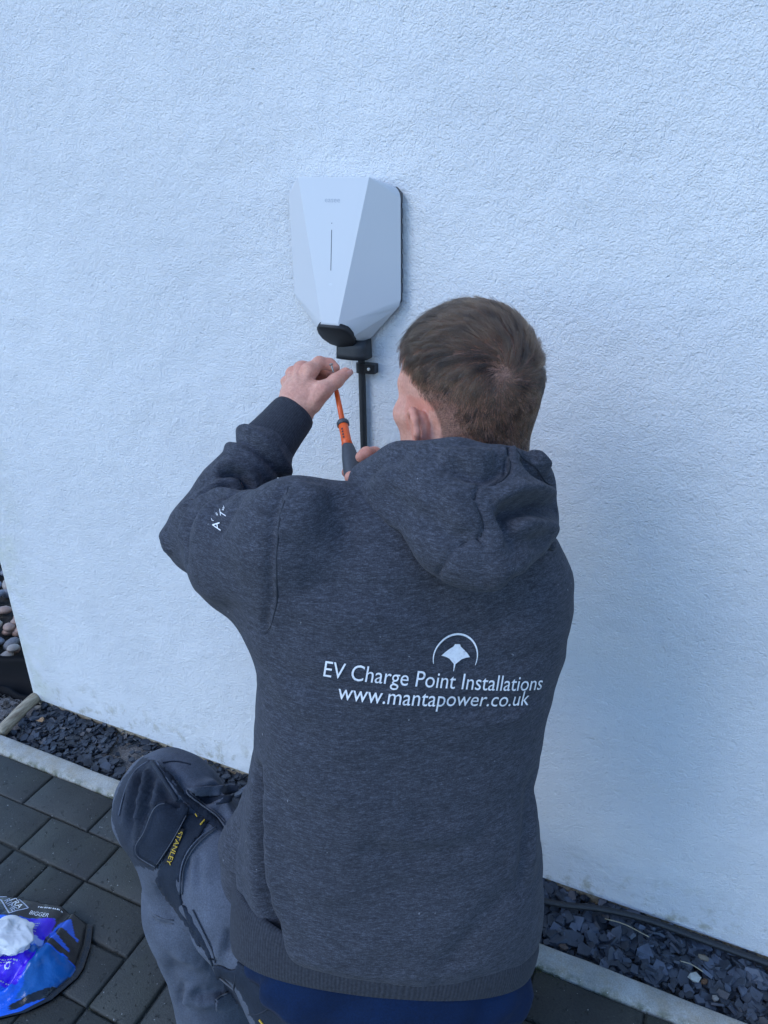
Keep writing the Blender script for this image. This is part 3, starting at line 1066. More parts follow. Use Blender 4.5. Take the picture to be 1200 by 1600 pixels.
ubase = [pk_point(PL * q / 8, 0.0) for q in range(9)] + [pk_point(PL, PW * q / 8) for q in range(1, 9)] + [pk_point(PL * (8 - q) / 8, PW) for q in range(1, 9)] + [pk_point(0, PW * (12 - q) / 12) for q in range(1, 12)]
base_o = mesh_from('packet_base', [Vector((q.x, q.y, 0.0012)) for q in ubase], [tuple(range(len(ubase)))[::-1]], M['liner'], pk)

def wrap_print(name, body, start, end, size, m, parent, lift=0.0010):
    """lettering laid over the packet between two points of its baseline"""
    a, b = pk_uv(start), pk_uv(end)
    d = b - a
    ln_ = np.linalg.norm(d)
    d /= ln_
    up_ = np.array((-d[1], d[0]))
    if body:
        tv, tf = fine_letters(body, size)
    else:                                                 # a line too small to read: a row of short strokes
        tv, tf = [], []
        for q in range(12):
            b0, wq = len(tv), (0.55, 0.8, 0.4, 0.7)[q % 4]
            tv += [(q, 0), (q + wq, 0), (q + wq, size * 0.45), (q, size * 0.45)]
            tf.append((b0, b0 + 1, b0 + 2, b0 + 3))
    w_ = max(q[0] for q in tv)
    out = []
    for x, y in tv:
        q = a + d * (x * ln_ / w_) + up_ * y
        out.append(pk_point(q[0], q[1], lift))
    return mesh_from(name, out, tf, m, parent)
def fine_letters(body, size):
    tv, tf = text_mesh(body, size)
    bm = bmesh.new()
    vs = [bm.verts.new((x, y, 0)) for x, y in tv]
    for f in tf:
        bm.faces.new([vs[i] for i in f])
    bmesh.ops.triangulate(bm, faces=bm.faces[:])
    for _ in range(2):
        ed = [e for e in bm.edges if e.calc_length() > size * 0.35]
        if ed:
            bmesh.ops.subdivide_edges(bm, edges=ed, cuts=1)
            bmesh.ops.triangulate(bm, faces=bm.faces[:])
    bm.verts.index_update()
    V = [(v.co.x, v.co.y) for v in bm.verts]
    Fc = [tuple(v.index for v in f.verts) for f in bm.faces]
    bm.free()
    return V, Fc
M['ink_white'] = plain('white_ink', (0.70, 0.72, 0.75), 0.4, 0.05)
M['ink_grey'] = plain('grey_ink', (0.36, 0.40, 0.50), 0.4, 0.1)
wrap_print('brand_lettering', 'TRA', (-1.1524, -0.5231, 0.0350), (-1.1091, -0.5362, 0.0370), 0.0165, M['ink_white'], pk)
wrap_print('brand_lettering', 'RIME', (-1.1575, -0.5310, 0.0360), (-1.1124, -0.5470, 0.0380), 0.0150, M['ink_grey'], pk)
wrap_print('size_lettering', 'BIGGER', (-1.0831, -0.5355, 0.0400), (-1.0417, -0.5258, 0.0360), 0.0135, M['ink_white'], pk)
wrap_print('small_print', '', (-1.0835, -0.5137, 0.0360), (-1.0339, -0.5001, 0.0240), 0.0075, M['ink_white'], pk)
for k_ in range(4):
    wrap_print('small_print', '', ((-1.0637, -0.5521, 0.0450), (-1.0605, -0.5566, 0.0450), (-1.0573, -0.5611, 0.0450), (-1.0541, -0.5655, 0.0450))[k_], ((-1.0422, -0.5454, 0.0450), (-1.0402, -0.5505, 0.0450), (-1.0394, -0.5560, 0.0450), (-1.0363, -0.5604, 0.0450))[k_], 0.0040, M['ink_grey'], pk)
for k_ in range(3):
    wrap_print('small_print', '', ((-1.0859, -0.6316, 0.0420), (-1.0817, -0.6352, 0.0420), (-1.0775, -0.6388, 0.0420))[k_], ((-1.0398, -0.6081, 0.0420), (-1.0228, -0.6101, 0.0420), (-1.0318, -0.6182, 0.0420))[k_], 0.0042, M['ink_grey'], pk)
wrap_print('small_print', '', (-1.0584, -0.6566, 0.0360), (-1.0134, -0.6377, 0.0360), 0.0045, M['ink_grey'], pk)
def band_on_packet(name, pts, w_, m):
    V, Fc = [], []
    P_ = [pk_uv(q) for q in pts]
    for a, b in zip(P_[:-1], P_[1:]):
        d = (b - a) / np.linalg.norm(b - a)
        nn = np.array((-d[1], d[0])) * w_
        for q in range(8):
            b0 = len(V)
            for tt in (q / 8, (q + 1) / 8):
                c_ = a + (b - a) * tt
                V.extend([pk_point(*(c_ - nn), 0.0011), pk_point(*(c_ + nn), 0.0011)])
            Fc.append((b0, b0 + 1, b0 + 3, b0 + 2))
    mesh_from(name, V, Fc, m, pk)
band_on_packet('brand_shield', [(-1.1998, -0.5370, 0.0340), (-1.1426, -0.5114, 0.0340), (-1.0956, -0.5247, 0.0370), (-1.1151, -0.5521, 0.0390), (-1.1634, -0.5321, 0.0360), (-1.1998, -0.5370, 0.0340)], 0.0012, M['ink_grey'])
V, Fc = [], []
rc = pk_uv((-1.0401, -0.6259, 0.0400))
for q in range(3):
    a0 = q * 2 * math.pi / 3
    b = len(V)
    for i in range(6):
        a = a0 + i / 5 * 1.35
        for rr in (0.0030, 0.0050):
            V.append(pk_point(rc[0] + rr * math.cos(a), rc[1] + rr * math.sin(a), 0.0010))
    for i in range(5):
        Fc.append((b + 2 * i, b + 2 * i + 1, b + 2 * i + 3, b + 2 * i + 2))
    b = len(V)
    a = a0 + 1.35
    for rr, aa in ((0.0020, a), (0.0062, a), (0.0040, a + 0.55)):
        V.append(pk_point(rc[0] + rr * math.cos(aa), rc[1] + rr * math.sin(aa), 0.0010))
    Fc.append((b, b + 1, b + 2))
mesh_from('recycling_mark', V, Fc, M['ink_white'], pk)

# crumpled wipe pulled out of the packet
t = NT('white_wipe')
M['wipe'] = t.set((0.60, 0.61, 0.62), 0.9, t.bump(t.noise(900, 2), 0.2, 0.0004), Subsurface_Weight=0.15)
t.b.inputs['Subsurface Radius'].default_value = (0.004, 0.004, 0.004)
bm = bmesh.new()
bmesh.ops.create_icosphere(bm, subdivisions=6, radius=1.0)
wc = Vector((-1.0722, -0.5946, 0.0620))
for v in bm.verts:
    d = v.co.normalized()
    f = 1.05 + 0.34 * noise.noise(d * 1.5 + Vector((3, 1, 0))) - 0.26 * abs(noise.noise(d * 2.1 + Vector((1, 7, 2)))) - 0.05 * abs(noise.noise(d * 5 + Vector((4, 7, 9))))
    p = PU * (d.x * 0.056 * f) + PV * (d.y * 0.036 * f) + Vector((0, 0, d.z * 0.022 * f))
    v.co = wc + p
o = from_bm('crumpled_wipe', bm, M['wipe'], None, smooth=True)
tag(o, 'crumpled white wipe lying on top of the blue packet', 'wipe')

# ------------------------------------------------------------------ the kneeling man: implicit surfaces meshed on a grid
def vec(p):
    return np.array(p, dtype=np.float64)

class Field:
    """a distance field on a regular grid; shapes are blended in, then it is meshed"""
    def __init__(self, lo, hi, h):
        self.lo, self.h = vec(lo), h
        self.n = np.ceil((vec(hi) - self.lo) / h).astype(int) + 1
        self.d = np.full(tuple(self.n), 0.5, dtype=np.float32)
    def _box(self, lo, hi):
        a = np.clip(np.floor((lo - self.lo) / self.h).astype(int), 0, self.n - 1)
        b = np.clip(np.ceil((hi - self.lo) / self.h).astype(int) + 1, 1, self.n)
        if np.any(b <= a):
            return None, None
        ax = [self.lo[i] + self.h * np.arange(a[i], b[i]) for i in range(3)]
        P = np.stack(np.meshgrid(*ax, indexing='ij'), -1)
        return tuple(slice(a[i], b[i]) for i in range(3)), P
    def blend(self, sl, v, k):
        o = self.d[sl]
        if k <= 0:
            self.d[sl] = np.minimum(o, v)
            return
        hh = np.clip(0.5 + 0.5 * (o - v) / k, 0, 1)
        self.d[sl] = o * (1 - hh) + v * hh - k * hh * (1 - hh)
    def carve(self, sl, v, k):
        o = self.d[sl]
        hh = np.clip(0.5 - 0.5 * (o + v) / k, 0, 1)
        self.d[sl] = o * (1 - hh) - v * hh + k * hh * (1 - hh)
    def cone(self, p0, p1, r0, r1, k=0.02, carve=False):
        p0, p1 = vec(p0), vec(p1)
        m = max(r0, r1) + 2.5 * k + 0.02
        sl, P = self._box(np.minimum(p0, p1) - m, np.maximum(p0, p1) + m)
        if sl is None:
            return
        ab = p1 - p0
        t = np.clip(((P - p0) @ ab) / max(1e-9, ab @ ab), 0, 1)
        d = np.linalg.norm(P - p0 - t[..., None] * ab, axis=-1) - (r0 + (r1 - r0) * t)
        (self.carve if carve else self.blend)(sl, d.astype(np.float32), k)
    def chain(self, pts, rad, k=0.02):
        for i in range(len(pts) - 1):
            self.cone(pts[i], pts[i + 1], rad[i], rad[i + 1], k)
    def ellipsoid(self, c, axes, r, k=0.02, carve=False):
        """axes: three unit row vectors"""
        c, A, r = vec(c), vec(axes), vec(r)
        ext = np.abs(A.T * r).sum(1)
        m = 2.5 * k + 0.015
        sl, P = self._box(c - ext - m, c + ext + m)
        if sl is None:
            return
        q = (P - c) @ A.T
        k0 = np.linalg.norm(q / r, axis=-1)
        k1 = np.linalg.norm(q / (r * r), axis=-1)
        d = k0 * (k0 - 1.0) / np.maximum(k1, 1e-6)
        d = np.where(k0 < 1e-4, -r.min(), d)
        (self.carve if carve else self.blend)(sl, d.astype(np.float32), k)
    def loft(self, secs, k=0.03, expo=2.4):
        """secs: (centre, half width, half depth, lateral unit vector, depth unit vector) along a spine"""
        C = np.array([s[0] for s in secs])
        a = np.array([s[1] for s in secs])
        b = np.array([s[2] for s in secs])
        axis = C[-1] - C[0]
        axis /= np.linalg.norm(axis)
        t = (C - C[0]) @ axis
        m = max(a.max(), b.max()) + 0.04
        sl, P = self._box(C.min(0) - m, C.max(0) + m)
        s = (P - C[0]) @ axis
        sc = np.clip(s, t[0], t[-1])
        cx = np.stack([np.interp(sc, t, C[:, i]) for i in range(3)], -1)
        q = P - cx
        L = np.stack([np.interp(sc, t, np.array([s_[3][i] for s_ in secs])) for i in range(3)], -1)
        D = np.stack([np.interp(sc, t, np.array([s_[4][i] for s_ in secs])) for i in range(3)], -1)
        u, w = (q * L).sum(-1), (q * D).sum(-1)
        aa, bb = np.interp(sc, t, a), np.interp(sc, t, b)
        rr = (np.abs(u / aa) ** expo + np.abs(w / bb) ** expo) ** (1 / expo)
        d = (rr - 1) * np.minimum(aa, bb)
        over = np.abs(s - sc)
        d = np.where(over > 0, np.sqrt(np.maximum(d, 0) ** 2 + over ** 2) + np.minimum(d, 0) * 0, d)
        self.blend(sl, d.astype(np.float32), k)
    def mesh(self):
        d = self.d
        ins = d < 0
        nx, ny, nz = d.shape
        cnt = np.zeros((nx - 1, ny - 1, nz - 1), np.int8)
        for i in (0, 1):
            for j in (0, 1):
                for k in (0, 1):
                    cnt += ins[i:nx - 1 + i, j:ny - 1 + j, k:nz - 1 + k]
        act = (cnt > 0) & (cnt < 8)
        idx = np.full(act.shape, -1, np.int64)
        cell = np.argwhere(act)
        idx[act] = np.arange(len(cell))
        acc = np.zeros((len(cell), 3))
        num = np.zeros(len(cell))
        cor = [(i, j, k) for i in (0, 1) for j in (0, 1) for k in (0, 1)]
        cv = {c: d[cell[:, 0] + c[0], cell[:, 1] + c[1], cell[:, 2] + c[2]] for c in cor}
        for c in cor:
            for ax in range(3):
                if c[ax] == 0:
                    e = list(c)
                    e[ax] = 1
                    e = tuple(e)
                    va, vb = cv[c], cv[e]
                    x = (va < 0) != (vb < 0)
                    t = va / np.where(np.abs(va - vb) < 1e-12, 1, va - vb)
                    p = np.tile(np.array(c, float), (len(cell), 1))
                    p[:, ax] += t
                    acc[x] += p[x]
                    num[x] += 1
        V = self.lo + self.h * (cell + acc / num[:, None])
        Q = []
        for ax in range(3):
            o1, o2 = [(1, 2), (2, 0), (0, 1)][ax]
            s0 = [slice(1, -1)] * 3
            s1 = [slice(1, -1)] * 3
            s0[ax] = slice(0, -1)
            s1[ax] = slice(1, None)
            A, B = ins[tuple(s0)], ins[tuple(s1)]
            e = np.argwhere(A != B)
            flip = A[A != B]
            base = e.copy()
            for q in range(3):
                if q != ax:
                    base[:, q] += 1
            def at(da, db):
                b = base.copy()
                b[:, o1] -= da
                b[:, o2] -= db
                return idx[b[:, 0], b[:, 1], b[:, 2]]
            q = np.stack([at(1, 1), at(0, 1), at(0, 0), at(1, 0)], 1)
            q = np.where(flip[:, None], q, q[:, ::-1])
            Q.append(q)
        Q = np.concatenate(Q)
        Q = Q[(Q >= 0).all(1)]
        return V, Q

def laplace(V, Q, it=3, lam=0.5):
    E = np.concatenate([Q[:, [0, 1]], Q[:, [1, 2]], Q[:, [2, 3]], Q[:, [3, 0]]])
    E = np.concatenate([E, E[:, ::-1]])
    deg = np.bincount(E[:, 0], minlength=len(V)).astype(float)
    deg[deg == 0] = 1
    for _ in range(it):
        S = np.stack([np.bincount(E[:, 0], weights=V[E[:, 1], i], minlength=len(V)) for i in range(3)], 1)
        V = V + lam * (S / deg[:, None] - V)
    return V

def normals(V, Q):
    n = np.cross(V[Q[:, 2]] - V[Q[:, 0]], V[Q[:, 3]] - V[Q[:, 1]])
    N = np.zeros_like(V)
    for i in range(4):
        for c in range(3):
            N[:, c] += np.bincount(Q[:, i], weights=n[:, c], minlength=len(V))
    return N / np.maximum(np.linalg.norm(N, axis=1, keepdims=True), 1e-12)

def np_mesh(name, V, Q, m, parent):
    me = bpy.data.meshes.new(name)
    me.vertices.add(len(V))
    me.vertices.foreach_set('co', np.asarray(V, np.float32).ravel())
    k = Q.shape[1]
    me.loops.add(len(Q) * k)
    me.loops.foreach_set('vertex_index', Q.astype(np.int32).ravel())
    me.polygons.add(len(Q))
    me.polygons.foreach_set('loop_start', np.arange(0, len(Q) * k, k, dtype=np.int32))
    me.polygons.foreach_set('use_smooth', np.ones(len(Q), dtype=bool))
    me.update(calc_edges=True)
    me.validate()
    if m is not None:
        me.materials.append(m)
    o = bpy.data.objects.new(name, me)
    place(o, parent)
    return o

def snap(V, pts):
    out = []
    for p in pts:
        out.append(V[np.argmin(((V - vec(p)) ** 2).sum(1))])
    return np.array(out)

def stroke(V, N, pts, amp, width, toV=True, taper=0.25, n=6):
    """raise (amp>0) or sink (amp<0) the cloth along a line laid on it"""
    P = np.array(smooth_path(pts, n))
    if toV:
        P = snap(V, P)
    lo, hi = P.min(0) - 3 * width, P.max(0) + 3 * width
    sel = np.where(np.all((V > lo) & (V < hi), axis=1))[0]
    if len(sel) == 0:
        return
    X = V[sel]
    best = np.full(len(sel), 1e9)
    bt = np.zeros(len(sel))
    for i in range(len(P) - 1):
        ab = P[i + 1] - P[i]
        t = np.clip(((X - P[i]) @ ab) / max(1e-12, ab @ ab), 0, 1)
        d = np.linalg.norm(X - P[i] - t[:, None] * ab, axis=1)
        b = d < best
        best[b] = d[b]
        bt[b] = (i + t[b]) / (len(P) - 1)
    f = np.exp(-(best / width) ** 2)
    if taper > 0:
        f *= np.clip(bt / taper, 0, 1) ** 0.6 * np.clip((1 - bt) / taper, 0, 1) ** 0.6
    V[sel] += N[sel] * (amp * f)[:, None]

def fbm(P, scale, seed=0.0):
    s = Vector((seed * 3.7, seed * 1.3, seed * 7.1))
    return np.array([noise.noise(Vector(p) * scale + s) for p in P])

# body frame
HEAD = vec((-0.2898, -0.3037, 1.1311))
hf = vec((-0.82, 0.555, -0.12)); hf /= np.linalg.norm(hf)
hl = np.cross(vec((0.03, 0.06, 1.0)), hf); hl /= np.linalg.norm(hl)
hu = np.cross(hf, hl)
def hp(f, l, u):
    return HEAD + hf * f + hl * l + hu * u
TF = vec((-0.68, 0.73, -0.05)); TF /= np.linalg.norm(TF)      # the way the chest faces
PHI = math.radians(18)
SP0, SP1 = vec((-0.2941, -0.5599, 0.3705)), vec((-0.2929, -0.3600, 1.0254))
TU = SP1 - SP0; TU /= np.linalg.norm(TU)
TF = TF - TU * (TF @ TU); TF /= np.linalg.norm(TF)
TL = np.cross(TU, TF)                                         # his left
man = thing('person', 'man in charcoal hoodie kneeling at the wall with a screwdriver, seen from behind', 'person', (-0.35, -0.45, 0))

# ---- materials
def make_hoodie_material(name, base=(0.0455, 0.0485, 0.0600), scale=(1, 1, 1)):
    t = NT(name)
    geo = t.n('ShaderNodeNewGeometry')
    def stretched(sx, sz, det):
        mp = t.n('ShaderNodeMapping')
        mp.inputs['Scale'].default_value = (sx, sx, sz)
        t.l(geo.outputs['Position'], mp.inputs[0])
        return t.noise(1.0, det, 0.6, mp.outputs[0])
    streak = stretched(190, 860, 4)
    streak2 = stretched(60, 330, 4)
    fleck = t.noise(700, 2, 0.5, geo.outputs['Position'])
    b = vec(base)
    c = t.ramp(streak, [(0.30, tuple(b * 0.66)), (0.50, tuple(b * 0.96)), (0.70, tuple(b * 1.62))])
    c = t.mix(1.0, c, t.ramp(streak2, [(0.3, (0.74, 0.74, 0.74)), (0.7, (1.30, 1.30, 1.30))]), 'MULTIPLY')
    c = t.mix(1.0, c, t.ramp(fleck, [(0.3, (0.72, 0.72, 0.72)), (0.7, (1.3, 1.3, 1.3))]), 'MULTIPLY')
    lint = t.ramp(t.noise(130, 1, 0.4, geo.outputs['Position']), [(0.80, (0, 0, 0)), (0.82, (1, 1, 1))])
    c = t.mix(t.math('MULTIPLY', lint, 0.5), c, (0.30, 0.31, 0.33))
    n1 = t.bump(t.noise(620, 3, 0.6, geo.outputs['Position']), 0.55, 0.0012)
    n2 = t.bump(t.noise(38, 3, 0.5, geo.outputs['Position']), 0.35, 0.006, n1)
    m = t.set(c, 0.95, n2)
    t.b.inputs['Sheen Weight'].default_value = 0.06
    t.b.inputs['Sheen Roughness'].default_value = 0.5
    t.b.inputs['Specular IOR Level'].default_value = 0.15
    return m
M['hoodie'] = make_hoodie_material('charcoal_marl_fleece')

def make_rib_material():
    t = NT('charcoal_rib_knit')
    uv = t.n('ShaderNodeUVMap')
    sep = t.n('ShaderNodeSeparateXYZ')
    t.l(uv.outputs[0], sep.inputs[0])
    s = t.math('SINE', t.math('MULTIPLY', sep.outputs['X'], 6.28318))
    geo = t.n('ShaderNodeNewGeometry')
    c = t.ramp(t.math('ADD', t.math('MULTIPLY', s, 0.5), 0.5), [(0.0, (0.028, 0.030, 0.037)), (0.6, (0.035, 0.0375, 0.046)), (1.0, (0.038, 0.0405, 0.050))])
    c = t.mix(1.0, c, t.ramp(t.noise(300, 3, 0.6, geo.outputs['Position']), [(0.3, (0.72, 0.72, 0.72)), (0.7, (1.3, 1.3, 1.3))]), 'MULTIPLY')
    m = t.set(c, 0.95, t.bump(s, 0.30, 0.0004))
    t.b.inputs['Sheen Weight'].default_value = 0.05
    t.b.inputs['Specular IOR Level'].default_value = 0.15
    return m
M['rib'] = make_rib_material()

def cloth(name, base, var=0.35, dens=500, wrinkle=0.4):
    t = NT(name)
    geo = t.n('ShaderNodeNewGeometry')
    P = geo.outputs['Position']
    b = vec(base)
    c = t.ramp(t.noise(22, 4, 0.6, P), [(0.3, tuple(b * (1 - var * 0.6))), (0.7, tuple(b * (1 + var * 0.6)))])
    c = t.mix(1.0, c, t.ramp(t.noise(dens, 2, 0.5, P), [(0.3, (0.8, 0.8, 0.8)), (0.7, (1.2, 1.2, 1.2))]), 'MULTIPLY')
    n1 = t.bump(t.noise(dens * 1.4, 2, 0.5, P), 0.3, 0.0006)
    n2 = t.bump(t.noise(45, 3, 0.6, P), wrinkle, 0.004, n1)
    m = t.set(c, 0.9, n2)
    t.b.inputs['Specular IOR Level'].default_value = 0.2
    t.b.inputs['Sheen Weight'].default_value = 0.03
    return m
M['trouser'] = cloth('faded_grey_twill', (0.078, 0.089, 0.114))
M['navy'] = cloth('dark_navy_canvas', (0.016, 0.022, 0.034))
M['shirt'] = cloth('royal_blue_cotton', (0.0012, 0.011, 0.041), 0.3)
M['thread'] = plain('pale_thread', (0.075, 0.082, 0.098), 0.85)
M['yellow'] = plain('yellow_thread', (0.52, 0.34, 0.03), 0.8)
def make_print():
    t = NT('white_vinyl_print')
    geo = t.n('ShaderNodeNewGeometry')
    P = geo.outputs['Position']
    c = t.ramp(t.noise(240, 5, 0.7, P), [(0.30, (0.40, 0.41, 0.43)), (0.42, (0.70, 0.70, 0.70)), (0.7, (0.80, 0.80, 0.80))])
    return t.set(c, 0.6, t.bump(t.noise(620, 3, 0.6, P), 0.5, 0.0010))
M['print'] = make_print()

def make_skin():
    t = NT('fair_skin')
    geo = t.n('ShaderNodeNewGeometry')
    P = geo.outputs['Position']
    c = t.ramp(t.noise(38, 4, 0.6, P), [(0.3, (0.53, 0.25, 0.18)), (0.7, (0.63, 0.345, 0.25))])
    c = t.mix(1.0, c, t.ramp(t.noise(260, 3, 0.6, P), [(0.3, (0.86, 0.80, 0.78)), (0.7, (1.08, 1.08, 1.08))]), 'MULTIPLY')
    red = t.n('ShaderNodeAttribute')
    red.attribute_name = 'flush'
    c = t.mix(red.outputs['Fac'], c, (0.56, 0.17, 0.11))
    st = t.n('ShaderNodeAttribute')
    st.attribute_name = 'stubble'
    stn = t.ramp(t.noise(900, 2, 0.5, P), [(0.35, (0.5, 0.5, 0.5)), (0.65, (1, 1, 1))])
    c = t.mix(t.math('MULTIPLY', st.outputs['Fac'], stn), c, (0.040, 0.025, 0.018))
    m = t.set(c, 0.55, t.bump(t.noise(420, 5, 0.7, P), 0.45, 0.0009))
    t.b.inputs['Subsurface Weight'].default_value = 0.25
    t.b.inputs['Subsurface Radius'].default_value = (0.008, 0.003, 0.0015)
    t.b.inputs['Specular IOR Level'].default_value = 0.35
    return m
M['skin'] = make_skin()

# ---- body: head and neck
F_ = Field(HEAD - 0.17, HEAD + vec((0.17, 0.17, 0.16)), 0.0030)
AX = np.stack([hf, hl, hu])
F_.ellipsoid(hp(-0.008, 0, 0.014), AX, (0.0895, 0.0700, 0.0890), 0.0)
F_.ellipsoid(hp(0.045, 0, -0.035), AX, (0.050, 0.062, 0.080), 0.03)
F_.ellipsoid(hp(0.030, 0, 0.035), AX, (0.062, 0.064, 0.058), 0.03)
for s in (1, -1):
    F_.cone(hp(0.000, s * 0.056, -0.075), hp(0.070, s * 0.018, -0.118), 0.020, 0.016, 0.03)
    F_.ellipsoid(hp(0.060, s * 0.046, -0.032), AX, (0.026, 0.026, 0.020), 0.02)      # cheekbone
    F_.ellipsoid(hp(0.052, s * 0.036, -0.078), AX, (0.032, 0.026, 0.036), 0.02)      # cheek and jaw
    F_.cone(hp(0.080, s * 0.010, 0.004), hp(0.066, s * 0.052, 0.006), 0.012, 0.010, 0.015)   # brow
F_.cone(hp(0.078, 0, -0.122), hp(0.080, 0, -0.112), 0.018, 0.016, 0.02)
F_.cone(hp(0.090, 0, -0.012), hp(0.110, 0, -0.050), 0.0075, 0.0115, 0.012)
for s in (1, -1):
    F_.cone(hp(0.098, s * 0.011, -0.054), hp(0.100, s * 0.009, -0.054), 0.0075, 0.0075, 0.006)
    F_.ellipsoid(hp(0.086, s * 0.032, -0.018), AX, (0.013, 0.017, 0.010), 0.010, carve=True)
F_.cone(hp(0.089, 0.018, -0.084), hp(0.089, -0.018, -0.084), 0.006, 0.006, 0.010)
F_.cone(hp(0.088, 0.014, -0.093), hp(0.088, -0.014, -0.093), 0.0065, 0.0065, 0.006)
F_.cone(hp(-0.026, 0.002, -0.05), hp(-0.055, 0.004, -0.17), 0.049, 0.056, 0.03)
F_.cone(hp(0.0, 0, -0.08), hp(-0.030, 0, -0.17), 0.050, 0.055, 0.03)
# ears: helix, antihelix, lobe, hollow
for s in (1, -1):
    e = lambda a, b, c=0.0: hp(0.010 + a * 0.9, s * (0.0685 + c * (0.85 if s > 0 else 0.55)), -0.046 + b * 0.9)
    F_.ellipsoid(e(-0.008, 0.004, 0.006), AX, (0.014, 0.010, 0.026), 0.006)
    helix = [e(0.010, 0.012, 0.008), e(0.006, 0.026, 0.013), e(-0.007, 0.032, 0.018), e(-0.020, 0.024, 0.023), e(-0.024, 0.006, 0.023), e(-0.018, -0.014, 0.018), e(-0.008, -0.028, 0.012), e(0.002, -0.032, 0.008)]
    F_.chain(helix, [0.004, 0.0045, 0.0048, 0.0048, 0.0046, 0.0050, 0.0070, 0.0055], 0.005)
    F_.ellipsoid(e(-0.010, 0.004, 0.022), AX, (0.010, 0.009, 0.016), 0.004, carve=True)
hv, hq = F_.mesh()
hv = laplace(hv, hq, 2)
nh = len(hv)
loc = (hv - HEAD) @ AX.T

# ---- hands
def hand_field(chains, blobs, lo, hi, k=0.006):
    f = Field(lo, hi, 0.0017)
    for p0, p1, r0, r1, kk in blobs:
        f.cone(p0, p1, r0, r1, kk)
    for pts, rad in chains:
        f.chain([vec(p) for p in pts], rad, k)
    v, q = f.mesh()
    return laplace(v, q, 2), q
WR = (-0.5823, -0.2465, 1.0464)
LM = [(-0.5760, -0.2024, 1.1023), (-0.5947, -0.1932, 1.0992), (-0.6113, -0.1889, 1.0896), (-0.6225, -0.1888, 1.0764)]
blobs = [((-0.5849, -0.2774, 1.0243), WR, 0.027, 0.0235, 0.01), (WR, (-0.5860, -0.2264, 1.0696), 0.0230, 0.0245, 0.02)]
for p, r_ in zip(LM, (0.0115, 0.0115, 0.011, 0.010)):
    blobs.append(((-0.5864, -0.2328, 1.0576), p, 0.016, r_, 0.012))
blobs.append(((-0.5733, -0.2383, 1.0588), (-0.5447, -0.2257, 1.0808), 0.019, 0.0130, 0.014))
blobs.append(((-0.5790, -0.2273, 1.0687), (-0.5549, -0.2149, 1.0826), 0.014, 0.008, 0.014))
chains = [
    ([LM[0], (-0.5689, -0.1851, 1.1105), (-0.5571, -0.1751, 1.1073), (-0.5468, -0.1763, 1.1028)], [0.0108, 0.0092, 0.0082, 0.0072]),
    ([LM[1], (-0.5855, -0.1624, 1.0986), (-0.5705, -0.1579, 1.0890), (-0.5595, -0.1643, 1.0857)], [0.0110, 0.0094, 0.0084, 0.0074]),
    ([LM[2], (-0.5997, -0.1591, 1.0802), (-0.5830, -0.1572, 1.0734), (-0.5713, -0.1623, 1.0719)], [0.0105, 0.0090, 0.0080, 0.0070]),
    ([LM[3], (-0.6126, -0.1620, 1.0674), (-0.5966, -0.1626, 1.0611), (-0.5849, -0.1672, 1.0605)], [0.0095, 0.0080, 0.0070, 0.0062]),
    ([(-0.5556, -0.2348, 1.0638), (-0.5417, -0.2234, 1.0825), (-0.5306, -0.2058, 1.0924), (-0.5234, -0.1885, 1.1003)], [0.0150, 0.0116, 0.0104, 0.0086]),
]
allp = np.array([p for c in chains for p in c[0]] + [(-0.5849, -0.2774, 1.0243)])
lv, lq = hand_field(chains, blobs, allp.min(0) - 0.045, allp.max(0) + 0.04)
ln0 = normals(lv, lq)
for p_ in LM:
    a_ = vec((-0.5714, -0.2574, 1.0626)) * 0.6 + vec(p_) * 0.4
    stroke(lv, ln0, [a_, (a_ + vec(p_)) / 2, vec(p_)], 0.0013, 0.0040, taper=0.3)
    stroke(lv, ln0, [vec(p_) - vec((0.004, 0.002, 0)), vec(p_), vec(p_) + vec((0.004, 0.002, 0))], 0.0016, 0.0050, taper=0)
for p_, q_ in zip(LM[:-1], LM[1:]):
    m_ = (vec(p_) + vec(q_)) / 2
    a_ = vec((-0.5714, -0.2574, 1.0626)) * 0.35 + m_ * 0.65
    stroke(lv, ln0, [a_, m_, m_ + vec((0.006, 0.004, 0.006))], -0.0017, 0.0034, taper=0.2)
stroke(lv, ln0, [(-0.5449, -0.2496, 1.0655), (-0.5368, -0.2382, 1.0803), (-0.5334, -0.2265, 1.0880)], 0.0012, 0.004)
stroke(lv, ln0, [(-0.5551, -0.2570, 1.0721), (-0.5542, -0.2391, 1.0824), (-0.5490, -0.2323, 1.0907)], -0.0018, 0.005)
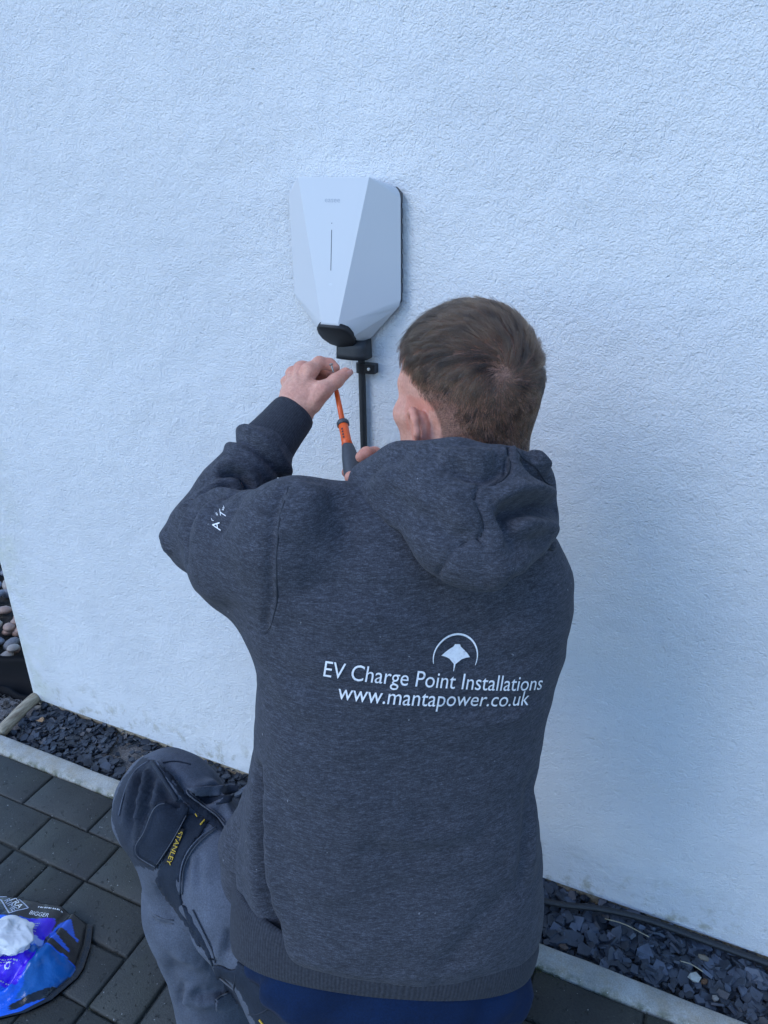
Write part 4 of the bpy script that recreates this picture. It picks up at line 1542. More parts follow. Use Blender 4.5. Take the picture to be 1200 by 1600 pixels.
# right hand round the screwdriver handle
blobs = [((-0.3832, -0.2767, 0.9382), (-0.4131, -0.2838, 0.9633), 0.026, 0.024, 0.01), ((-0.4131, -0.2838, 0.9633), (-0.4358, -0.2809, 0.9845), 0.024, 0.022, 0.02)]
chains = [
    ([(-0.4328, -0.2740, 1.0045), (-0.4321, -0.2851, 1.0200), (-0.4352, -0.3026, 1.0266), (-0.4398, -0.3109, 1.0243)], [0.0110, 0.0098, 0.0088, 0.0078]),
    ([(-0.4353, -0.2734, 0.9915), (-0.4532, -0.2628, 0.9974), (-0.4679, -0.2722, 0.9927), (-0.4727, -0.2909, 0.9891)], [0.0110, 0.0098, 0.0088, 0.0076]),
    ([(-0.4342, -0.2761, 0.9781), (-0.4534, -0.2653, 0.9787), (-0.4666, -0.2760, 0.9747), (-0.4683, -0.2928, 0.9721)], [0.0108, 0.0095, 0.0085, 0.0075]),
    ([(-0.4303, -0.2807, 0.9659), (-0.4462, -0.2726, 0.9629), (-0.4561, -0.2837, 0.9597), (-0.4581, -0.2981, 0.9573)], [0.0100, 0.0085, 0.0075, 0.0066]),
    ([(-0.4176, -0.2970, 0.9746), (-0.4222, -0.3217, 0.9828), (-0.4303, -0.3356, 0.9963), (-0.4400, -0.3422, 1.0064)], [0.0140, 0.0116, 0.0104, 0.0086]),
]
for c in chains[:4]:
    blobs.append(((-0.4191, -0.2836, 0.9690), c[0][0], 0.018, 0.0115, 0.012))
allp = np.array([p for c in chains for p in c[0]] + [(-0.3832, -0.2767, 0.9382)])
rv, rq = hand_field(chains, blobs, allp.min(0) - 0.045, allp.max(0) + 0.04)

# ---- torso and arms inside the clothes, coarse
B_ = Field(vec((-0.95, -0.85, 0.15)), vec((0.1, 0.05, 1.2)), 0.012)
B_.cone(SP0 + TF * 0.02, (SP0 + SP1) / 2, 0.10, 0.095, 0.0)
B_.cone((SP0 + SP1) / 2, SP0 + (SP1 - SP0) * 0.80, 0.095, 0.085, 0.03)
B_.cone(SP0 + (SP1 - SP0) * 0.82 + TL * 0.11, SP0 + (SP1 - SP0) * 0.82 - TL * 0.11, 0.055, 0.055, 0.04)
B_.cone(SP0 + (SP1 - SP0) * 0.85, hp(-0.045, 0, -0.15), 0.06, 0.05, 0.02)
SHL, ELL, WRL = vec((-0.4569, -0.4977, 0.9782)), vec((-0.6306, -0.4286, 0.9269)), vec((-0.5815, -0.2598, 1.0388))
SHR, ELR, WRR = vec((-0.2231, -0.3226, 0.8816)), vec((-0.2716, -0.2265, 0.7109)), vec((-0.4019, -0.2740, 0.9484))
B_.chain([SHL, ELL, WRL], [0.045, 0.038, 0.028], 0.02)
B_.chain([SHR, ELR, WRR], [0.045, 0.038, 0.028], 0.02)
bv2, bq2 = B_.mesh()
allV = np.concatenate([hv, lv, rv, bv2])
allQ = np.concatenate([hq, lq + nh, rq + nh + len(lv), bq2 + nh + len(lv) + len(rv)])
body = np_mesh('body', allV, allQ, M['skin'], man)
# where the hair grows and where the skin is flushed
f_, l_, u_ = loc[:, 0], loc[:, 1], loc[:, 2]
def hair_zone(f, l, u):
    """1 on the hair-covered scalp, 0 on face, ears and lower neck"""
    front = 0.060 + 0.10 * np.clip(u - 0.055, -0.02, 0.02) - 0.9 * np.clip(0.055 - u, 0, 0.06)
    front = np.where(u < 0.000, 0.006 - 0.35 * np.clip(-u - 0.0, 0, 0.1), front)
    a = np.clip((front - f) / 0.012, 0, 1)
    low = np.clip((u + 0.122 + 0.05 * np.clip((-f - 0.02) / 0.03, 0, 1)) / 0.02, 0, 1)
    ear = np.clip((np.hypot((f - 0.002) / 0.024, (u + 0.044) / 0.036) - 1.0) / 0.15, 0, 1)
    ear = np.where(np.abs(l) > 0.045, ear, 1)
    return a * low * ear
hz = hair_zone(f_, l_, u_)
stub = np.zeros(len(allV), np.float32)
stub[:nh] = hz * (0.92 - 0.20 * np.clip((0.02 - u_) / 0.06, 0, 1) * np.clip((f_ + 0.03) / 0.04, 0, 1))
beard = np.clip((f_ - 0.01) / 0.02, 0, 1) * np.clip((-u_ - 0.055) / 0.02, 0, 1)
stub[:nh] = np.maximum(stub[:nh], 0.14 * beard)
flush = np.zeros(len(allV), np.float32)
earm = (np.abs(l_) > 0.066) & (np.abs(f_ - 0.002) < 0.04) & (u_ < -0.004) & (u_ > -0.085)
flush[:nh][earm] = 0.45
flush[:nh] = np.maximum(flush[:nh], 0.22 * np.clip((f_ - 0.03) / 0.04, 0, 1))
ltip = np.array([np.min(np.linalg.norm(lv - vec(c), axis=1)[None], axis=0) for c in ((-0.5468, -0.1763, 1.1028), (-0.5595, -0.1643, 1.0857), (-0.5713, -0.1623, 1.0719), (-0.5234, -0.1885, 1.1003))]).min(0)
lkn = np.array([np.linalg.norm(lv - vec(c), axis=1) for c in list(LM) + [(-0.5689, -0.1851, 1.1105), (-0.5306, -0.2058, 1.0924)]]).min(0)
flush[nh:nh + len(lv)] = np.maximum(0.42 * np.exp(-(ltip / 0.022) ** 2), 0.28 * np.exp(-(lkn / 0.011) ** 2)) + 0.04
flush[nh + len(lv):nh + len(lv) + len(rv)] = 0.30
for nm, arr in (('stubble', stub), ('flush', flush)):
    at_ = body.data.attributes.new(nm, 'FLOAT', 'POINT')
    at_.data.foreach_set('value', arr)

# eyes and thumbnail
for s in (1, -1):
    bm = bmesh.new()
    bmesh.ops.create_uvsphere(bm, u_segments=16, v_segments=10, radius=0.0118, matrix=Matrix.Translation(Vector(hp(0.0745, s * 0.031, -0.019))))
    from_bm('eye', bm, plain('eye_white', (0.7, 0.68, 0.65), 0.15, 0.02), man, smooth=True)
def nail(name, tip, along, face, w, ln):
    along, face = vec(along) / np.linalg.norm(along), vec(face)
    face = face - along * (face @ along)
    face /= np.linalg.norm(face)
    side = np.cross(along, face)
    V, Fc = [], []
    for j in range(5):
        for i in range(7):
            a = (i / 6 - 0.5) * 2
            b = j / 4
            ww = w * (0.86 + 0.14 * math.sin(math.pi * min(1, b + 0.25)))
            V.append(vec(tip) + along * (ln * (b - 0.5)) + side * (a * ww) + face * (-(abs(a) ** 2) * w * 0.38))
    for j in range(4):
        for i in range(6):
            k0 = j * 7 + i
            Fc.append((k0, k0 + 1, k0 + 8, k0 + 7))
    o = mesh_from(name, V, Fc, M['nail'], man, smooth=True)
    sm_ = o.modifiers.new('t', 'SOLIDIFY')
    sm_.thickness = 0.0008
t = NT('finger_nail')
M['nail'] = t.set((0.56, 0.26, 0.20), 0.4, None)
tn = vec((-0.5234, -0.1885, 1.1003))
th_dir = tn - vec((-0.5306, -0.2058, 1.0924))
th_dir /= np.linalg.norm(th_dir)
th_face = vec((0.42, -0.80, 0.05)) + vec((0.30, 0.15, -0.25))
ff = th_face - th_dir * (th_face @ th_dir)
ff /= np.linalg.norm(ff)
nail('thumb_nail', tn + ff * 0.0088 + th_dir * 0.002, th_dir, ff, 0.0056, 0.0115)

# ------------------------------------------------------------------ hoodie
LAT0 = vec((-0.9083, -0.4181, 0.0122))                        # level line across the hips
def axes_at(deg):
    """section axes of the trunk: the chest is turned further to his left than the hips"""
    k = deg / 20.0
    l = LAT0 * (1 - k) + TL * k
    l -= TU * (l @ TU)
    l /= np.linalg.norm(l)
    return l, np.cross(l, TU)
def half_width(w, deg, b):
    ph = math.radians(deg)
    return math.sqrt(max(1e-4, w * w - (b * math.sin(ph)) ** 2)) / math.cos(ph)
secs = []
for ctr, w, b, deg in (
        ((-0.3014, -0.5290, 0.4603), 0.194, 0.123, 2),
        ((-0.3018, -0.5257, 0.4763), 0.200, 0.129, 2),
        ((-0.3039, -0.5139, 0.5199), 0.203, 0.131, 3),
        ((-0.3093, -0.5008, 0.5923), 0.196, 0.126, 5),
        ((-0.3172, -0.4857, 0.6755), 0.181, 0.120, 8),
        ((-0.3144, -0.4628, 0.7525), 0.183, 0.118, 12),
        ((-0.3120, -0.4335, 0.8420), 0.188, 0.118, 16),
        ((-0.3173, -0.4154, 0.9005), 0.178, 0.114, 18),
        ((-0.3146, -0.3978, 0.9438), 0.160, 0.104, 20),
        ((-0.3089, -0.3814, 0.9797), 0.120, 0.088, 20),
        ((-0.2973, -0.3588, 1.0199), 0.078, 0.072, 20)):
    la_, de_ = axes_at(deg)
    secs.append((vec(ctr), half_width(w, deg, b), b, la_, de_))
HB = Field(vec((-0.84, -0.80, 0.28)), vec((0.04, 0.00, 1.14)), 0.0040)
HB.loft(secs, 0.0, 2.35)
# shoulders
HB.cone((-0.3321, -0.3971, 0.9893), (-0.4318, -0.4875, 0.9987), 0.050, 0.052, 0.04)
HB.cone((-0.2892, -0.3784, 0.9866), (-0.2225, -0.3385, 0.9092), 0.062, 0.060, 0.045)
HB.ellipsoid((-0.2141, -0.3499, 0.8797), np.stack([TL, TF, TU]), (0.056, 0.078, 0.090), 0.05)
# left sleeve
HB.cone((-0.4406, -0.5010, 0.9806), (-0.5171, -0.4777, 0.9417), 0.074, 0.072, 0.03)
HB.cone((-0.5171, -0.4777, 0.9417), (-0.6146, -0.4270, 0.9274), 0.072, 0.052, 0.03)
HB.ellipsoid((-0.4548, -0.5126, 0.9122), np.stack([TL, TF, TU]), (0.040, 0.058, 0.062), 0.04)
HB.cone((-0.6191, -0.4299, 0.9259), (-0.6141, -0.3704, 0.9655), 0.054, 0.0445, 0.02)
HB.cone((-0.6141, -0.3704, 0.9655), (-0.5978, -0.3110, 1.0064), 0.0445, 0.0425, 0.02)
# right sleeve
HB.chain([SHR, ELR], [0.066, 0.060], 0.03)
HB.chain([ELR, WRR], [0.060, 0.045], 0.03)
# front panel that hangs free at his left hip
HB.chain([(-0.4974, -0.5346, 0.6026), (-0.5069, -0.5519, 0.5190), (-0.5023, -0.5655, 0.4533), (-0.4980, -0.5666, 0.4239)], [0.018, 0.036, 0.036, 0.030], 0.03)
gv, gq = HB.mesh()
gv = laplace(gv, gq, 3)
gn = normals(gv, gq)
wob = fbm(gv[:: 1], 9.0, 2.0)
gv += gn * (wob * 0.0045)[:, None]
gv += gn * (fbm(gv * vec((0.45, 0.45, 1.4)), 22.0, 5.0) * 0.0022 + fbm(gv * vec((0.5, 0.5, 1.2)), 55.0, 8.0) * 0.0008)[:, None]
gn = normals(gv, gq)
S = lambda pts, amp, w, **k: stroke(gv, gn, pts, amp, w, **k)
# left armhole seam
S([(-0.4353, -0.5089, 1.0665), (-0.4277, -0.5512, 1.0485), (-0.4195, -0.5796, 1.0099), (-0.4190, -0.5922, 0.9617), (-0.4350, -0.5906, 0.9087)], -0.0050, 0.0048, taper=0.04)
S([(-0.4303, -0.5079, 1.0639), (-0.4227, -0.5489, 1.0484), (-0.4145, -0.5774, 1.0098), (-0.4140, -0.5899, 0.9616), (-0.4306, -0.5865, 0.9125)], 0.0012, 0.008, taper=0.04)
# shoulder bumps
S([(-0.4084, -0.4782, 1.0543), (-0.4034, -0.5168, 1.0459), (-0.3934, -0.5613, 1.0218)], 0.006, 0.022)
S([(-0.3947, -0.4733, 1.0515), (-0.3747, -0.4970, 1.0349), (-0.3412, -0.5177, 1.0117)], -0.005, 0.016)
# back: soft drag lines
S([(-0.3869, -0.5662, 0.9829), (-0.3061, -0.5292, 0.9580), (-0.2090, -0.4662, 0.9213)], -0.0035, 0.020)
S([(-0.4067, -0.5897, 0.9554), (-0.3273, -0.5503, 0.9363), (-0.2282, -0.4961, 0.9046)], 0.003, 0.018)
S([(-0.1827, -0.3986, 0.9104), (-0.2089, -0.4637, 0.9026), (-0.2464, -0.5078, 0.8984)], -0.005, 0.014)
S([(-0.1564, -0.3931, 0.8503), (-0.1857, -0.4593, 0.8667), (-0.2240, -0.5058, 0.8821)], -0.003, 0.012)
S([(-0.1480, -0.4129, 0.8046), (-0.1716, -0.4701, 0.8095), (-0.2043, -0.5136, 0.8258), (-0.2352, -0.5339, 0.8380)], -0.0055, 0.011)
S([(-0.1452, -0.4192, 0.7898), (-0.1696, -0.4748, 0.7987), (-0.2024, -0.5181, 0.8154), (-0.2330, -0.5389, 0.8264)], 0.004, 0.012)
S([(-0.4357, -0.5766, 0.8892), (-0.3824, -0.5870, 0.8682), (-0.3221, -0.5671, 0.8287)], -0.004, 0.016)
S([(-0.4441, -0.5796, 0.8441), (-0.3972, -0.5963, 0.8165), (-0.3449, -0.5893, 0.7830)], -0.003, 0.016)
S([(-0.4228, -0.6011, 0.7833), (-0.3414, -0.5998, 0.7361), (-0.2592, -0.5676, 0.7006)], 0.003, 0.025)
S([(-0.3129, -0.5947, 0.6731), (-0.2560, -0.5749, 0.6602), (-0.1795, -0.5191, 0.6518)], -0.005, 0.016)
S([(-0.2956, -0.5779, 0.6899), (-0.2459, -0.5603, 0.6790), (-0.1974, -0.5165, 0.6729)], 0.004, 0.016)
S([(-0.3087, -0.6061, 0.6239), (-0.2243, -0.5715, 0.6145), (-0.1574, -0.5057, 0.6106)], -0.004, 0.018)
# right side fold
S([(-0.1452, -0.4384, 0.7059), (-0.1480, -0.4720, 0.6671), (-0.1459, -0.4967, 0.6175), (-0.1439, -0.5139, 0.5591)], -0.008, 0.012)
S([(-0.1341, -0.4417, 0.6659), (-0.1312, -0.4709, 0.6305), (-0.1249, -0.4977, 0.5732)], 0.006, 0.012)
S([(-0.1600, -0.4563, 0.6846), (-0.1604, -0.4887, 0.6460), (-0.1606, -0.5182, 0.5894)], 0.006, 0.014)
S([(-0.1535, -0.5149, 0.5893), (-0.1941, -0.5594, 0.5402), (-0.2161, -0.5878, 0.5051)], -0.005, 0.016)
# left side: the hanging front panel is set off by a deep fold
S([(-0.4484, -0.6015, 0.7352), (-0.4360, -0.6245, 0.6795), (-0.4268, -0.6412, 0.6155), (-0.4058, -0.6531, 0.5501), (-0.3758, -0.6505, 0.4811)], -0.020, 0.012, taper=0.12)
S([(-0.4313, -0.6056, 0.7353), (-0.4171, -0.6311, 0.6734), (-0.4070, -0.6435, 0.6167), (-0.3853, -0.6512, 0.5589)], 0.006, 0.015)
S([(-0.4742, -0.6047, 0.6110), (-0.4709, -0.6261, 0.5433), (-0.4469, -0.6422, 0.4907)], 0.006, 0.014)
# elbow and forearm creases
def ring_stroke(c, axis, rad, amp, w, tilt=(0, 0, 0), part=(0, 1)):
    ax = vec(axis) + vec(tilt)
    ax /= np.linalg.norm(ax)
    a_ = np.cross(ax, vec((0.4, -0.8, 0.4)))
    a_ /= np.linalg.norm(a_)
    b_ = np.cross(ax, a_)
    th = np.linspace(part[0] * 2 * math.pi, part[1] * 2 * math.pi, 40)
    P = vec(c) + rad * (np.cos(th)[:, None] * a_ + np.sin(th)[:, None] * b_)
    stroke(gv, gn, P, amp, w, toV=True, taper=0.0 if part == (0, 1) else 0.2, n=1)
fax = vec((-0.5874, -0.2882, 1.0177)) - vec((-0.6141, -0.3704, 0.9655))
fax /= np.linalg.norm(fax)
fc = vec((-0.5964, -0.3096, 1.0081))
ring_stroke(fc, fax, 0.043, 0.0085, 0.0075, (0.1, 0.2, 0.1))
ring_stroke(fc - fax * 0.017, fax, 0.043, -0.0075, 0.0055, (0.1, 0.2, 0.15))
ring_stroke(fc - fax * 0.030, fax, 0.043, 0.0050, 0.0080, (0.2, 0.3, 0.2))
S([(-0.6070, -0.4180, 1.0201), (-0.5839, -0.3964, 1.0175), (-0.5600, -0.3937, 1.0011), (-0.5448, -0.4048, 0.9896)], -0.0163, 0.0050)
S([(-0.6259, -0.4043, 1.0166), (-0.5935, -0.3861, 1.0224), (-0.5651, -0.3803, 1.0081), (-0.5430, -0.3923, 0.9886)], 0.0088, 0.009)
S([(-0.6078, -0.4352, 1.0111), (-0.5822, -0.4117, 1.0099), (-0.5582, -0.4078, 0.9959)], 0.0088, 0.008)
S([(-0.6114, -0.4579, 0.9942), (-0.5902, -0.4443, 1.0014), (-0.5526, -0.4386, 1.0020), (-0.5205, -0.4607, 1.0010)], -0.0150, 0.0065)
S([(-0.6317, -0.4416, 0.9969), (-0.6018, -0.4344, 1.0073), (-0.5651, -0.4296, 1.0070)], 0.0063, 0.007)
S([(-0.6389, -0.4591, 0.9696), (-0.6104, -0.4602, 0.9890), (-0.5693, -0.4598, 0.9997), (-0.5279, -0.4741, 1.0053)], 0.0112, 0.0085)
S([(-0.5217, -0.4831, 1.0059), (-0.5590, -0.4814, 0.9957), (-0.5719, -0.4937, 0.9837), (-0.5648, -0.5113, 0.9668), (-0.5545, -0.5195, 0.9419)], -0.0125, 0.0095)
S([(-0.5992, -0.4689, 0.9856), (-0.5964, -0.4870, 0.9716), (-0.5835, -0.5060, 0.9469)], 0.0075, 0.010)
S([(-0.5224, -0.4852, 1.0024), (-0.5381, -0.4979, 0.9921), (-0.5349, -0.5189, 0.9722)], 0.0075, 0.012)
S([(-0.5004, -0.4908, 1.0190), (-0.4889, -0.5149, 1.0091), (-0.5022, -0.5234, 0.9811)], -0.0050, 0.008)
S([(-0.6675, -0.4546, 0.9335), (-0.6449, -0.4699, 0.9308), (-0.6389, -0.4751, 0.9153)], 0.0075, 0.010)
S([(-0.5484, -0.5163, 0.9190), (-0.5090, -0.5263, 0.9111), (-0.4618, -0.5477, 0.9215)], -0.0050, 0.012)
gv = laplace(gv, gq, 1, 0.3)
hoodie = np_mesh('hoodie', gv, gq, M['hoodie'], man)
hood_bvh = BVHTree.FromPolygons([Vector(v) for v in gv], [tuple(q) for q in gq.tolist()])

# ---- hood lying on the shoulders
HR = [
    [(-0.3952, -0.3812, 1.0296), (-0.3521, -0.3800, 1.0637), (-0.2972, -0.3842, 1.0766), (-0.2531, -0.3756, 1.0769), (-0.2164, -0.3564, 1.0692), (-0.1969, -0.3289, 1.0459), (-0.1899, -0.3043, 1.0164)],
    [(-0.4013, -0.3982, 1.0494), (-0.3523, -0.4036, 1.0888), (-0.2876, -0.4109, 1.1034), (-0.2419, -0.4016, 1.1037), (-0.2095, -0.3783, 1.0959), (-0.1861, -0.3493, 1.0745), (-0.1778, -0.3168, 1.0403)],
    [(-0.3973, -0.4288, 1.0433), (-0.3375, -0.4490, 1.0750), (-0.2712, -0.4624, 1.0882), (-0.2274, -0.4547, 1.0871), (-0.1927, -0.4284, 1.0783), (-0.1699, -0.3870, 1.0530), (-0.1662, -0.3409, 1.0162)],
    [(-0.3944, -0.4415, 1.0373), (-0.3203, -0.4790, 1.0488), (-0.2599, -0.4960, 1.0580), (-0.2178, -0.4899, 1.0551), (-0.1838, -0.4646, 1.0452), (-0.1608, -0.4210, 1.0263), (-0.1595, -0.3609, 0.9928)],
    [(-0.3772, -0.4510, 1.0294), (-0.3000, -0.4959, 1.0261), (-0.2445, -0.5161, 1.0265), (-0.2063, -0.5100, 1.0227), (-0.1792, -0.4865, 1.0176), (-0.1602, -0.4399, 1.0080), (-0.1573, -0.3790, 0.9817)],
    [(-0.3565, -0.4533, 1.0227), (-0.2838, -0.4968, 1.0097), (-0.2338, -0.5142, 0.9969), (-0.2047, -0.5109, 0.9912), (-0.1806, -0.4881, 0.9899), (-0.1647, -0.4420, 0.9892), (-0.1610, -0.3860, 0.9834)],
    [(-0.3548, -0.4220, 1.0062), (-0.2917, -0.4591, 0.9955), (-0.2446, -0.4737, 0.9837), (-0.2178, -0.4698, 0.9788), (-0.1949, -0.4496, 0.9784), (-0.1805, -0.4098, 0.9785), (-0.1755, -0.3672, 0.9739)],
]
rows = []
for rw in HR:
    rows.append(np.array(smooth_path(rw, 22)))
rows = np.array(rows)
grid = np.array([smooth_path(rows[:, i], 22) for i in range(rows.shape[1])])      # u, v, 3
nu_, nv_ = grid.shape[:2]
ov = grid.reshape(-1, 3).copy()
oq = []
for i in range(nu_ - 1):
    for j in range(nv_ - 1):
        a = i * nv_ + j
        oq.append((a, a + 1, a + nv_ + 1, a + nv_))
oq = np.array(oq)
on = normals(ov, oq)
if (on[len(on) // 2] @ vec((0.38, -0.82, 0.42))) < 0:
    oq = oq[:, ::-1].copy()
    on = -on
ov += on * (fbm(ov, 16.0, 4.0) * 0.006 + fbm(ov, 34.0, 9.0) * 0.002)[:, None]
on = normals(ov, oq)
SH = lambda pts, amp, w, **k: stroke(ov, on, pts, amp, w, **k)
SH([(-0.1644, -0.3586, 1.0182), (-0.1778, -0.4236, 1.0459), (-0.1942, -0.4537, 1.0497), (-0.2053, -0.4735, 1.0451)], -0.0270, 0.012)
SH([(-0.1716, -0.3532, 1.0351), (-0.1837, -0.4186, 1.0610), (-0.2001, -0.4485, 1.0650), (-0.2110, -0.4689, 1.0590)], 0.0135, 0.011)
SH([(-0.1619, -0.3682, 0.9973), (-0.1743, -0.4318, 1.0270), (-0.1910, -0.4611, 1.0325)], 0.0095, 0.013)
SH([(-0.2664, -0.4459, 1.0828), (-0.2346, -0.4539, 1.0857), (-0.2139, -0.4422, 1.0897), (-0.2117, -0.4029, 1.0928)], -0.0175, 0.012)
SH([(-0.2779, -0.4354, 1.0899), (-0.2458, -0.4322, 1.0906), (-0.2218, -0.4179, 1.0966)], 0.0095, 0.010)
SH([(-0.1988, -0.3844, 1.0935), (-0.1824, -0.3868, 1.0740), (-0.1729, -0.3503, 1.0418)], -0.0135, 0.009)
SH([(-0.1907, -0.3703, 1.0898), (-0.1780, -0.3542, 1.0625)], 0.0095, 0.010)
SH([(-0.3382, -0.4567, 1.0560), (-0.2869, -0.4864, 1.0466), (-0.2396, -0.4955, 1.0334), (-0.2075, -0.4855, 1.0239)], -0.0081, 0.014)
SH([(-0.3584, -0.4389, 1.0616), (-0.3001, -0.4728, 1.0613), (-0.2588, -0.4835, 1.0505)], 0.0081, 0.016)
SH([(-0.2966, -0.4808, 1.0191), (-0.2449, -0.4986, 1.0088), (-0.2035, -0.4946, 1.0027), (-0.1729, -0.4564, 1.0017)], 0.0095, 0.014)
SH([(-0.2088, -0.4823, 1.0312), (-0.1798, -0.4614, 1.0220), (-0.1634, -0.4130, 1.0064)], -0.0108, 0.011)
SH([(-0.3787, -0.4398, 1.0546), (-0.3362, -0.4430, 1.0807), (-0.2922, -0.4413, 1.0913)], -0.006, 0.010)
SH([(-0.3178, -0.4312, 1.0869), (-0.2904, -0.4602, 1.0768), (-0.2563, -0.4721, 1.0701)], 0.006, 0.013)
SH([(-0.2561, -0.4727, 1.0689), (-0.2374, -0.4836, 1.0546), (-0.2323, -0.4922, 1.0333)], 0.006, 0.012)
SH([(-0.2000, -0.4773, 1.0329), (-0.1876, -0.4810, 1.0146), (-0.1873, -0.4817, 0.9896)], -0.004, 0.010)
# seams
for pts in ([(-0.2196, -0.3813, 1.0947), (-0.2099, -0.4157, 1.0901), (-0.2146, -0.4457, 1.0836), (-0.2266, -0.4635, 1.0717), (-0.2282, -0.4762, 1.0605)],
            [(-0.2274, -0.4764, 1.0593), (-0.2205, -0.4805, 1.0453), (-0.2121, -0.4878, 1.0354), (-0.2137, -0.4926, 1.0276)],
            [(-0.2137, -0.4926, 1.0276), (-0.2260, -0.4965, 1.0194), (-0.2390, -0.5030, 1.0068), (-0.2473, -0.5028, 0.9910)]):
    SH(pts, -0.0060, 0.0030, taper=0.02)
    SH([np.array(p) + vec((0.007, 0.003, 0.002)) for p in pts], 0.0022, 0.004, taper=0.02)
ov = laplace(ov, oq, 1, 0.35)
hood = np_mesh('hood', ov, oq, M['hoodie'], hoodie)
sm = hood.modifiers.new('thickness', 'SOLIDIFY')
sm.thickness = 0.006
sm.offset = -1

M['seam'] = cloth('dark_seam_cloth', (0.024, 0.027, 0.034), 0.2)
def cloth_seam(bvh, pts, rad, parent, lift=0.0004, m=None):
    P = []
    for q in smooth_path(pts, 8):
        hit, nn, _, _ = bvh.find_nearest(Vector(q))
        P.append(np.array(hit) + np.array(nn) * lift * (1 if nn.dot(Vector((0.38, -0.82, 0.42))) > 0 else -1))
    P = np.array(P)
    for _ in range(6):
        P[1:-1] = 0.25 * P[:-2] + 0.5 * P[1:-1] + 0.25 * P[2:]
    rads = [rad * min(1.0, 0.25 + 4 * i / len(P), 0.25 + 4 * (len(P) - 1 - i) / len(P)) for i in range(len(P))]
    return tube('seam', P, rads, m or M['seam'], parent, 6)
hood_only = BVHTree.FromPolygons([Vector(v) for v in ov], [tuple(q) for q in oq.tolist()])
cloth_seam(hood_bvh, [(-0.4340, -0.5083, 1.0665), (-0.4251, -0.5468, 1.0547), (-0.4193, -0.5732, 1.0221), (-0.4143, -0.5899, 0.9853), (-0.4173, -0.5978, 0.9493), (-0.4339, -0.5894, 0.9099)], 0.0011, hoodie, -0.0003)
for pts in ([(-0.2194, -0.3818, 1.0934), (-0.2099, -0.4157, 1.0901), (-0.2146, -0.4457, 1.0836), (-0.2266, -0.4635, 1.0717), (-0.2282, -0.4762, 1.0605)],
            [(-0.2274, -0.4764, 1.0593), (-0.2205, -0.4805, 1.0453), (-0.2121, -0.4878, 1.0354), (-0.2137, -0.4926, 1.0276)],
            [(-0.2137, -0.4926, 1.0276), (-0.2260, -0.4965, 1.0194), (-0.2390, -0.5030, 1.0068), (-0.2475, -0.5023, 0.9922)],
            [(-0.2082, -0.3877, 1.0955), (-0.1904, -0.3861, 1.0824), (-0.1771, -0.3684, 1.0577), (-0.1710, -0.3421, 1.0323)]):
    cloth_seam(hood_only, pts, 0.0010, hood)

# ---- rib bands: hem and cuff, with ribs running down them
def band(name, rings, m, parent, ribs, thick=0.004):
    """rings: list of closed loops (n,3) from one end to the other"""
    n = len(rings[0])
    V = np.concatenate(rings)
    Fc, UV = [], []
    for i in range(len(rings) - 1):
        for k in range(n):
            k2 = (k + 1) % n
            Fc.append((i * n + k, i * n + k2, (i + 1) * n + k2, (i + 1) * n + k))
            UV += [(k / n * ribs, i), ((k + 1) / n * ribs, i), ((k + 1) / n * ribs, i + 1), (k / n * ribs, i + 1)]
    o = mesh_from(name, V, Fc, m, parent, smooth=True)
    uvl = o.data.uv_layers.new(name='UVMap')
    uvl.data.foreach_set('uv', np.array(UV, np.float32).ravel())
    s_ = o.modifiers.new('t', 'SOLIDIFY')
    s_.thickness = thick
    s_.offset = -1
    return o
def ring_at(c, a, b, lat, dep, n=120, expo=2.35):
    th = np.linspace(0, 2 * math.pi, n, endpoint=False)
    ca, sa = np.cos(th), np.sin(th)
    x = np.sign(ca) * np.abs(ca) ** (2 / expo) * a
    y = np.sign(sa) * np.abs(sa) ** (2 / expo) * b
    return vec(c) + x[:, None] * lat + y[:, None] * dep
# the hem rises a little towards the front and is pulled up over his left thigh
hl_, hd0 = axes_at(2)
hem_c = vec((-0.2985, -0.5407, 0.4117))
hd = hd0 - TU * 0.26
hd /= np.linalg.norm(hd)
def hem_ring(dz, sc_, left_up, a=0.193, b=0.128, n=160, flare=0.0):
    rg = ring_at(hem_c + TU * dz, a * sc_, b * sc_, hl_, hd, n)
    th = np.linspace(0, 2 * math.pi, n, endpoint=False)
    k = np.clip(np.cos(th - 0.25), 0, 1) ** 1.6
    rg += k[:, None] * (TU * left_up + hl_ * (0.024 + flare) - hd * 0.010)
    return rg
rr = [hem_ring(dz, sc_, lu) for dz, sc_, lu in ((0.046, 0.985, 0.050), (0.043, 1.012, 0.048), (0.030, 1.022, 0.036), (0.016, 1.018, 0.020), (0.002, 1.008, 0.004), (-0.004, 0.994, -0.004), (-0.006, 0.970, -0.006))]
hem = band('hem_band', rr, M['rib'], hoodie, 250)
# cuff of the left sleeve
CB = vec((-0.5959, -0.3028, 1.0136))
cax = vec((-0.5812, -0.2443, 1.0498)) - CB
cl_ = np.linalg.norm(cax)
cax /= cl_
cs = np.cross(cax, vec((0.4, -0.8, 0.4)))
cs /= np.linalg.norm(cs)
cd = np.cross(cax, cs)
rr = []
for tt, ra in ((-0.12, 0.040), (0.0, 0.0415), (0.15, 0.0395), (0.3, 0.0380), (0.55, 0.0362), (0.8, 0.0350), (0.95, 0.0338), (1.02, 0.0318), (1.00, 0.029), (0.85, 0.028)):
    rr.append(ring_at(CB + cax * (cl_ * tt), ra, ra * 0.90, cs, cd, 96, 2.0))
band('cuff', rr, M['rib'], hoodie, 72, 0.003)
rr = []
cax2 = WRR - ELR
cax2 /= np.linalg.norm(cax2)
cs2 = np.cross(cax2, vec((0, 0, 1)))
cs2 /= np.linalg.norm(cs2)
cd2 = np.cross(cax2, cs2)
